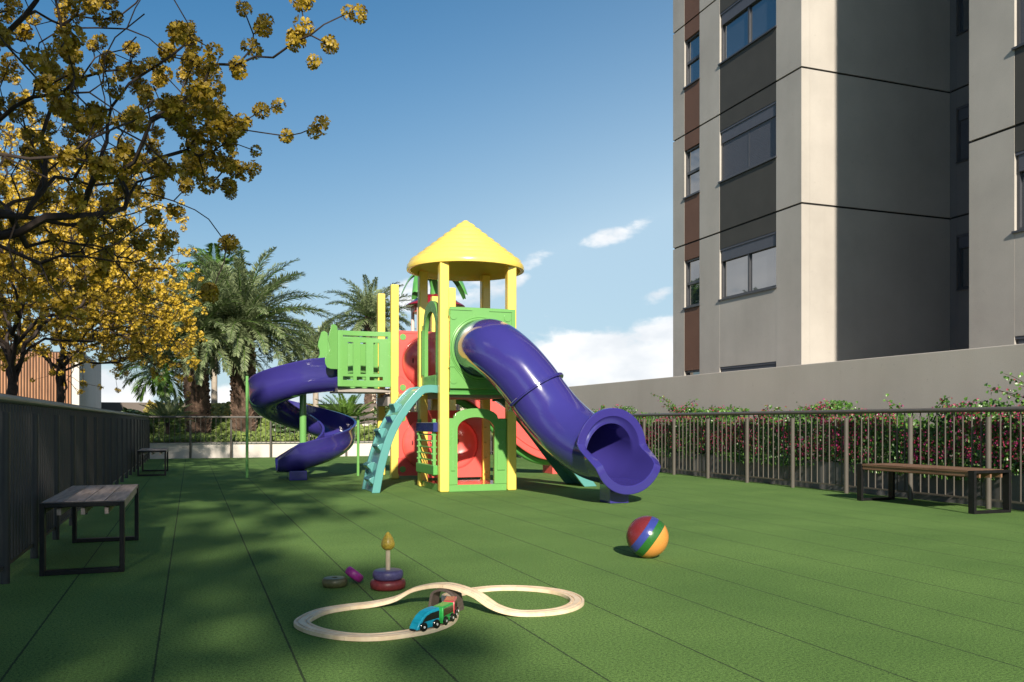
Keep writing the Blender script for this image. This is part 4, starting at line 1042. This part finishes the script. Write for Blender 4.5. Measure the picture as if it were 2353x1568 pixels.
def bush(label, x, y, z0, rx, ry, rz, n, size, seed, mat=None, flowers=0, cat='shrub', name='leafy_shrub'):
    r = np.random.default_rng(seed); t = empty(name, (x, y, z0)); tag(t, label, cat)
    d = r.normal(size=(n, 3)); d /= np.linalg.norm(d, axis=1, keepdims=True); rad = r.random(n)**0.4
    lump = 0.75 + 0.25*np.sin(d[:, 0]*5 + seed)*np.cos(d[:, 2]*6 + 2)
    p = d*rad[:, None]*lump[:, None]*np.array([rx, ry, rz]) + np.array([0, 0, rz])
    V, F = scatter(LEAF_V, LEAF_T, p, d + 0.6*r.normal(size=(n, 3)) + np.array([0, -0.4, 0.4]), r.random(n)*6.28, size*(0.6 + 0.7*r.random(n)))
    mesh_np('foliage', V, F, mat or M_bush, t)
    m = MB()
    for k in range(7):
        a = 6.28*k/7; m.tube([(0.05*math.cos(a), 0.05*math.sin(a), 0), (rx*0.3*math.cos(a), ry*0.3*math.sin(a), rz*0.7), (rx*0.6*math.cos(a), ry*0.6*math.sin(a), rz*1.3)], [0.03, 0.02, 0.008], 5)
    m.build('stem', M_bark, t)
    if flowers:
        k = flowers; d = r.normal(size=(k, 3)); d[:, 1] = -abs(d[:, 1]); d /= np.linalg.norm(d, axis=1, keepdims=True)
        p = d*np.array([rx, ry, rz])*0.95 + np.array([0, 0, rz]); V, F = scatter(TR_V, TR_F, p, d, r.random(k)*6, 0.10 + 0.06*r.random(k)); mesh_np('blossoms', V, F, M_cream, t)
bush('dark glossy shrub behind the far railing, left of the spiral slide', 3.0, 28.6, 0.4, 0.75, 0.5, 0.62, 1500, 0.17, 11)
bush('low bright shrub behind the spiral slide pole', 4.3, 29.6, 0.4, 0.8, 0.5, 0.40, 1200, 0.15, 12, M_cover)
bush('tall shrub with cream blossoms seen between the rear posts', 6.9, 30.6, 0.4, 0.95, 0.6, 1.15, 2400, 0.16, 13, None, 120, name='flowering_shrub')
bush('shrub with cream blossoms behind the maroon dome and red bubbles', 9.6, 31.5, 0.4, 1.1, 0.6, 1.2, 2200, 0.16, 14, None, 110, name='flowering_shrub')
bush('round dark shrub left of the young palm behind the far railing', -1.7, 29.2, 0.4, 0.7, 0.5, 0.55, 1200, 0.16, 15)

# ------------------------------------------------------------------ palms
def palm_fronds(n, length, leaf_len, leaf_w, pairs, seed, elev=(80, -35), arch=0.5, droop=0.5, up_v=0.35, wide=1.0, plume=0.10):
    r = np.random.default_rng(seed); V = []; F = []; RV = MB()
    for k in range(n):
        f = (k + 0.5)/n; az = k*2.399963 + r.normal(0, 0.15); e0 = R(elev[0] + (elev[1]-elev[0])*f**0.85 + r.normal(0, 5)); Lf = length*(0.82 + 0.25*r.random())*(0.85 + 0.15*math.sin(math.pi*min(1, f*1.2)))
        h = np.array([math.cos(az), math.sin(az), 0]); pts = []; p = np.array([0.08*h[0], 0.08*h[1], 0.0]); e = e0; m_ = 14
        for i in range(m_ + 1):
            pts.append(p.copy()); d = h*math.cos(e) + np.array([0, 0, math.sin(e)]); p = p + d*Lf/m_; e -= (arch*2.2/m_)*(0.4 + 1.3*i/m_)*(1.0 if e > -1.25 else 0.1)
        RV.tube([Vector(q) for q in pts], [0.028*length/3*(1 - 0.85*i/m_) for i in range(m_+1)], 4, False)
        side = np.cross(h, [0, 0, 1.0])
        tw = r.normal(0, 0.25)
        for j in range(pairs):
            s = 0.12 + 0.88*(j + 0.5)/pairs; q = s*m_; i = min(m_-1, int(q)); b = pts[i]*(1-(q-i)) + pts[i+1]*(q-i); tg = pts[i+1]-pts[i]; tg = tg/np.linalg.norm(tg); nrm = np.cross(side, tg)
            ll = leaf_len*(math.sin(math.pi*(0.16 + 0.80*s))**0.6)*(0.85 + 0.3*r.random())
            for sg in (-1, 1):
                sdv = side*math.cos(tw) + nrm*math.sin(tw)*sg*0
                ln = side*sg*(0.80*wide) + tg*(0.62 + 0.5*s) + nrm*(up_v + r.normal(0, plume)); ln = ln/np.linalg.norm(ln)
                wv = np.cross(ln, nrm); wv = wv/np.linalg.norm(wv)*leaf_w/2
                tip = b + ln*ll + np.array([0, 0, -droop*ll*0.35]); mid = b + ln*ll*0.5
                base = len(V); V += [b, mid + wv, tip, mid - wv]; F.append((base, base+1, base+2, base+3))
    return V, F, RV
def palm(name, label, loc, trunk_h, trunk_r, fr, mat, boots=True, bark=None, lean=(0, 0), group=None):
    t = empty(name, loc); tag(t, label, 'palm tree', group)
    m = MB(); top = Vector((lean[0], lean[1], trunk_h))
    if boots:
        r = random.Random(hash(label) % 999 if False else int(trunk_h*1000)); rows = int(trunk_h/0.115)
        m.tube([top*(i/10) for i in range(11)], [trunk_r*(0.82 + 0.06*math.sin(i*2)) for i in range(11)], 14)
        cnt = max(9, int(2*math.pi*trunk_r/0.19))
        for i in range(rows):
            z = trunk_h*(i + 0.5)/rows
            for k in range(cnt):
                a = 2*math.pi*(k + 0.5*(i % 2))/cnt + r.gauss(0, 0.08); c, s = math.cos(a), math.sin(a); o = top*(z/trunk_h); wd = 0.085*(0.8 + 0.5*r.random()); out = trunk_r*(1.02 + 0.16*r.random())
                bz = z - 0.02; tz = z + 0.12 + 0.05*r.random()
                pts = [(trunk_r*0.80, -wd*1.1, bz-0.07), (trunk_r*0.80, wd*1.1, bz-0.07), (out, wd, tz-0.05), (out*1.02, 0, tz), (out, -wd, tz-0.05), (trunk_r*0.72, 0, tz-0.01)]
                m.add([(o.x + c*u - s*v, o.y + s*u + c*v, w_) for u, v, w_ in pts], [(0,1,2,3,4), (2,5,3), (3,5,4), (1,5,2), (0,4,5)])
        m.build('trunk', M_palmbark, t, smooth=False, fix=False)
    else:
        n = 24; m.tube([top*(i/n) + Vector((0, 0, 0)) for i in range(n+1)], [trunk_r*(1.25 - 0.35*min(1, i/8) + 0.05*(i % 2)) for i in range(n+1)], 14); m.build('trunk', bark or M_palebark, t)
    V, F, RV = fr; o = np.array(top); V = np.array(V) + o
    mesh_np('crown', V, F, mat, t); RV.v = [(a + o[0], b + o[1], c + o[2]) for a, b, c in RV.v]; RV.build('frond_midrib', M_palm2, t, fix=False)
date = palm_fronds(92, 3.1, 0.36, 0.036, 82, 21, (84, -20), 0.50, 0.22, 0.20, 1.0, 0.42)
date2 = palm_fronds(100, 3.3, 0.37, 0.036, 84, 22, (86, -20), 0.48, 0.22, 0.20, 1.0, 0.42)
palm('stout_palm', 'stout rough-trunked palm nearest the dark railing, crown leaning left', (0.24, 29.77, 0.38), 3.25, 0.36, date, M_palm, lean=(-0.15, 0))
palm('stout_palm', 'stout rough-trunked palm with the larger crown, just left of the spiral slide', (1.66, 29.98, 0.38), 3.8, 0.38, date2, M_palm, lean=(-0.1, 0))
palm('stout_palm', 'distant rough-trunked palm behind the green side panel', (9.29, 47.7, 0.0), 6.75, 0.30, palm_fronds(60, 3.0, 0.40, 0.05, 62, 23, (84, -30), 0.5, 0.25, 0.2, 1.0, 0.42), M_palm)
palm('slim_palm', 'tall slim palm with a pale smooth trunk rising above the stout palms', (0.9, 38.0, 0.2), 6.7, 0.13, palm_fronds(26, 2.1, 0.62, 0.075, 30, 24, (86, -5), 0.55, 0.9, 0.15), M_palm2, False)
palm('slim_palm', 'pale-trunked palm with bright fronds left of the stout palms', (-0.6, 35.3, 0.2), 2.7, 0.11, palm_fronds(26, 1.7, 0.5, 0.06, 30, 25, (80, -35), 0.55, 0.8, 0.15), M_palm2, False, lean=(-0.4, 0))
palm('slim_palm', 'pale-trunked palm far behind the spiral slide bay', (5.3, 40.0, 0.2), 4.1, 0.14, palm_fronds(44, 2.5, 0.38, 0.048, 56, 28, (80, -30), 0.5, 0.25, 0.2, 1.0, 0.4), M_palm, False)
palm('young_palm', 'young palm with stiff fronds behind the far railing near the corner', (-0.66, 27.7, 0.38), 0.62, 0.06, palm_fronds(26, 0.95, 0.20, 0.022, 40, 26, (82, 5), 0.25, 0.2), M_palm, False, M_bark)
palm('young_palm', 'young palm with upright fronds behind the centre of the spiral slide', (5.06, 30.3, 0.38), 0.5, 0.08, palm_fronds(30, 1.45, 0.28, 0.028, 44, 27, (84, 12), 0.3, 0.3), M_palm2, False, M_bark)
palm('young_palm', 'young dark palm right behind the railing, beside the red bubbles', (7.6, 28.6, 0.38), 0.5, 0.08, palm_fronds(24, 1.0, 0.24, 0.028, 40, 29, (84, 12), 0.3, 0.3), M_palm, False, M_bark)

# ------------------------------------------------------------------ yellow flowering trees
def petal_ball(florets, seed, near, drop=0.0):
    """a pompom of five-petalled florets, radius 1"""
    r = np.random.default_rng(seed); V = []; F = []
    for k in range(florets):
        if r.random() < drop: continue
        z = 1 - 2*(k + 0.5)/florets; a = k*2.399963; d = np.array([math.sqrt(1-z*z)*math.cos(a), math.sqrt(1-z*z)*math.sin(a), z]) + r.normal(0, 0.12, 3); d /= np.linalg.norm(d)
        fr = rot_from_normals(d[None], np.array([r.random()*6.28]))[0]; rad = 0.50 + 0.45*r.random(); ps = 0.56*(0.8 + 0.4*r.random()); tilt = 0.30 + 0.25*r.random()
        for i in range(5):
            b = 2*math.pi*i/5 + r.normal(0, 0.1); c, s = math.cos(b), math.sin(b); c2, s2 = math.cos(b+0.52), math.sin(b+0.52); c3, s3 = math.cos(b-0.52), math.sin(b-0.52)
            if near: pl_ = [(0, 0, -0.12), (0.62*c3, 0.62*s3, tilt*0.5), (0.95*math.cos(b-0.28), 0.95*math.sin(b-0.28), tilt*0.75), (0.88*c, 0.88*s, tilt*0.62), (0.95*math.cos(b+0.28), 0.95*math.sin(b+0.28), tilt*0.75), (0.62*c2, 0.62*s2, tilt*0.5)]
            else: pl_ = [(0, 0, -0.12), (0.8*c3, 0.8*s3, tilt*0.6), (0.95*c, 0.95*s, tilt*0.75), (0.8*c2, 0.8*s2, tilt*0.6)]
            base = len(V)
            for u, v, w_ in pl_: V.append(d*rad + fr @ np.array([u*ps, v*ps, w_*ps]))
            F.append(tuple(range(base, base + len(pl_))))
    return np.array(V), np.array(F)
def grow(trunk, limbs, tips, seed, seglen=0.28, wander=0.05):
    r = np.random.default_rng(seed); N = [np.array(p, float) for p in trunk]; par = [-1] + list(range(len(trunk)-1)); depth = [0.0]
    for i in range(1, len(N)): depth.append(depth[-1] + np.linalg.norm(N[i]-N[i-1])*0.25)
    fork = len(trunk) - 1; leaf = []
    def path_to(j, a):
        b = N[j]; dist = np.linalg.norm(a-b)
        pd = b - N[par[j]] if par[j] >= 0 else np.array([0, 0, 1.0]); pd = pd/(np.linalg.norm(pd) + 1e-9)
        ctrl = b + pd*dist*0.40 + np.array([0, 0, 0.05*dist]); k = max(1, int(math.ceil(dist/seglen))); cur = j
        for i in range(1, k+1):
            s = i/k; p = (1-s)**2*b + 2*s*(1-s)*ctrl + s*s*a
            if i < k: p = p + r.normal(0, wander*min(1, dist), 3)
            N.append(p); par.append(cur); depth.append(depth[cur] + np.linalg.norm(p - N[cur])); cur = len(N)-1
        return cur
    for l in limbs: path_to(fork - (1 if r.random() < 0.35 and fork > 1 else 0), np.array(l, float))
    f = N[fork]; order = sorted(range(len(tips)), key=lambda i: np.linalg.norm(np.array(tips[i])-f))
    for i in order:
        a = np.array(tips[i], float); A = np.array(N[fork:]); D = np.array(depth[fork:]); d = np.linalg.norm(A-a, axis=1)
        cost = d*1.0 + 0.30*D; cost[d < 0.12] += 0.5; j = fork + int(np.argmin(cost)); leaf.append(path_to(j, a))
    n = len(N); child = [[] for _ in range(n)]
    for i in range(n):
        if par[i] >= 0: child[par[i]].append(i)
    rad = [0.0]*n
    for i in range(n-1, -1, -1):
        rad[i] = max(0.0055, sum(rad[c]**2.25 for c in child[i])**(1/2.25)) if child[i] else 0.0055
    return N, par, child, rad, leaf
def branch_mesh(N, par, child, rad, rmax, taper_from=0):
    m = MB(); s = rmax/rad[0]; rr = [max(0.005, x*(s if x > 0.02 else 1 + (s-1)*max(0, (x-0.0055)/0.0145))) for x in rad]
    stack = [(0, [0])]
    while stack:
        start, chain = stack.pop(); cur = start
        while child[cur]:
            c = max(child[cur], key=lambda q: rad[q])
            for o in child[cur]:
                if o != c: stack.append((o, [cur, o]))
            chain.append(c); cur = c
        rs = [rr[q] for q in chain]
        if len(chain) > 1: rs[0] = min(rs[0], rs[1]*1.15)
        if start == 0: rs[0] *= 1.15
        big = max(rs); m.tube([N[q] for q in chain], rs, 10 if big > 0.05 else (6 if big > 0.015 else 4), False)
    return m
def ipe(label, base, tips, limbs, trunk_pts, rmax, ballv, radius, mat, seed, multi=1, bare=0.0, group='yellow flowering trees along the dark railing'):
    t = empty('yellow_flowering_tree', base); tag(t, label, 'flowering tree', group)
    N, par, child, rad, leaf = grow(trunk_pts, limbs, tips, seed)
    branch_mesh(N, par, child, rad, rmax).build('trunk', M_bark, t, fix=False, angle=60)
    r = np.random.default_rng(seed + 1); pos = []; sz = []
    for q in leaf:
        if r.random() < bare and N[q][0] < 2.4: continue
        for k in range(1 + (r.random() < 0.45)*(multi > 1) + (r.random() < 0.2)*(multi > 2)):
            s_ = radius*(0.78 + 0.42*r.random()); pos.append(N[q] + (r.normal(0, radius*0.75, 3) if k else 0)); sz.append(s_)
    pos = np.array(pos); sz = np.array(sz); n = len(pos); nr = r.normal(size=(n, 3)); VV = []; FF = []; base_i = 0
    for q, (bv, bf) in enumerate(ballv):
        i = np.arange(n) % len(ballv) == q; k = int(i.sum()); V, F = scatter(bv, bf, pos[i], nr[i], r.random(k)*6.28, sz[i]); VV.append(V); FF.append(F + base_i); base_i += len(V)
    V = np.concatenate(VV); F = np.concatenate(FF); mesh_np('crown', V, F, mat, t)
    return t
NB = [petal_ball(17, 1, True, 0.1), petal_ball(15, 4, True, 0.25), petal_ball(12, 6, True, 0.2), petal_ball(19, 8, True, 0.3)]; FB = [petal_ball(11, 2, False, 0.1), petal_ball(9, 3, False, 0.25)]
# the tree whose boughs reach in over the camera's upper left
def near_tree():
    KN = 0.8; base = np.array([-3.2, 11.0, 0.0])
    tips = [(1.26,9.13,4.09),(0.93,9.25,3.97),(1.29,8.69,4.74),(1.46,8.63,5.06),(1.00,9.01,4.87),(0.88,9.59,4.39),(0.71,9.65,4.34),(0.32,10.01,3.84),(0.16,10.07,3.60),(0.40,10.09,3.62),(-0.04,9.93,3.92),(0.45,9.43,4.71),(1.04,9.00,5.27),(0.39,10.09,4.11),(0.16,9.96,4.11),(0.33,9.79,4.25),(0.01,9.59,4.41),(-0.45,9.55,3.87),(-0.55,9.80,3.65),(-0.38,9.95,3.17),(-0.21,9.67,2.92),(0.19,10.17,2.47),(0.38,10.52,3.06),(-0.84,9.48,2.51),(-0.33,9.72,2.72),(-0.94,9.31,2.90),(-1.23,9.20,3.14),(-1.52,9.62,2.41),(-1.22,10.05,2.22),(0.73,9.33,5.16),(0.51,9.41,5.29),(1.08,8.98,5.02),(0.61,9.58,4.97),(0.14,9.97,4.83),(-0.16,9.66,4.26),(-0.76,9.34,3.14),(-1.62,9.34,2.69),(-0.48,10.20,2.37),(-0.73,10.08,2.90)]
    r = np.random.default_rng(5); pts = list(tips)
    while len(pts) < 1150:
        d = r.normal(size=3); d[2] = abs(d[2])*0.9 + 0.05; d /= np.linalg.norm(d); q = (0.55 + 0.45*r.random()**0.6)
        p = np.array([-3.0, 10.6, 3.1]) + d*q*np.array([4.0, 4.0, 4.2]); p[2] -= 0.35*max(0, np.linalg.norm(p[:2]-base[:2])-2.6)
        if p[0] > 0.5 and p[2] < 4.0: continue
        if p[0] > -0.6 and p[2] < 3.9 and r.random() < 0.8: continue
        if p[1] < 6.9: continue
        pts.append(tuple(p))
    cam_p = np.array([0, 0, 1.0]); base2 = np.array([-3.2*KN, 11.0*KN, 0.0]); tips = [tuple((np.array(p) - cam_p)*KN + cam_p - base2) for p in pts]
    limbs = [(1.2,-0.5,2.6),(1.3,-1.3,3.4),(0.7,0.7,3.0),(-0.7,-0.7,2.9),(-0.6,0.7,2.8),(0.3,-1.2,2.8),(0.2,0.1,3.7),(1.4,-0.8,2.3)]
    trunk = [(0,0,0),(0.03,0.02,0.6),(0.0,0.0,1.2),(0.06,-0.03,1.75),(0.08,-0.02,2.05)]
    return ipe('nearest yellow flowering tree, its boughs hanging into the upper left sky', tuple(base2), tips, limbs, trunk, 0.10, NB, 0.070, M_petal_shaded, 31, 3, 0.42)
near_tree()
def far_tips(n, seed, rx, rz, z0, c=(0, 0)):
    r = np.random.default_rng(seed); out = []
    while len(out) < n:
        d = r.normal(size=3); d[2] = abs(d[2]) - 0.12; d /= np.linalg.norm(d); q = 0.45 + 0.55*r.random()**0.55
        lump = 0.86 + 0.14*math.sin(3*math.atan2(d[1], d[0]) + seed) + 0.08*math.sin(7*math.atan2(d[1], d[0]) + d[2]*5)
        p = d*q*lump*np.array([rx, rx, rz]); out.append((p[0] + c[0], p[1] + c[1], z0 + p[2] - 0.05*(p[0]**2 + p[1]**2)/rx))
    return out
limbsF = [(1.2,-0.5,3.0),(0.8,1.0,3.1),(-1.0,0.7,3.0),(-0.9,-0.9,3.0),(0.3,-1.2,2.9),(0.2,0.1,3.9),(1.3,0.5,2.5),(-0.3,1.2,3.6)]
trunkF = [(0,0,0),(0.05,0,0.6),(0.02,0.03,1.2),(0.08,0.02,1.6),(0.06,0.0,1.85)]
f1 = ipe('yellow flowering tree behind the dark railing, its trunk standing well left of the white edge', (-3.0, 17.2, 0), far_tips(1900, 3, 3.35, 4.3, 2.75), limbsF, trunkF, 0.085, FB, 0.066, M_petal2, 41, 3)
f2 = ipe('farthest yellow flowering tree, trunk in front of the terracotta slats near the white edge', (-3.0, 23.2, 0), far_tips(1900, 9, 3.5, 4.4, 2.75), limbsF, trunkF, 0.085, FB, 0.066, M_petal2, 43, 3)
# the row goes on behind the camera, with taller trees: these shade the left of the turf and the dark railing
limbsS = [(x*1.25, y*1.25, z + 2.4) for x, y, z in limbsF]
SH = 'tall yellow tree of the row behind the camera, casting the dappled shade'
s1 = ipe(SH, (-4.6, 0.4, 0), far_tips(1000, 15, 3.9, 3.6, 5.2), limbsS, [(0,0,0),(0.05,0,1.0),(0.02,0.03,2.2),(0.08,0.02,3.3),(0.06,0.0,4.1)], 0.2, FB, 0.125, M_petal2, 47, 3)
s1_scale = 1.14
for k, (x, y, rz) in enumerate(((-5.15, -5.8, 2.6), (-4.7, -12.0, 4.0), (-6.0, 6.0, 5.1), (-9.2, -8.5, 1.0))):
    c = copy_tree(s1); c.location = (x, y, 0); c.rotation_euler = (0, 0, rz)
s1.scale = (s1_scale,)*3
ipe('sparse tall yellow tree behind the camera, throwing scattered spots of shade near the toys', (-4.7, -7.6, 0), far_tips(230, 21, 3.9, 3.4, 5.0), limbsS, [(0,0,0),(0.05,0,1.0),(0.02,0.03,2.2),(0.08,0.02,3.3),(0.06,0.0,4.1)], 0.12, FB, 0.15, M_petal2, 53, 3)
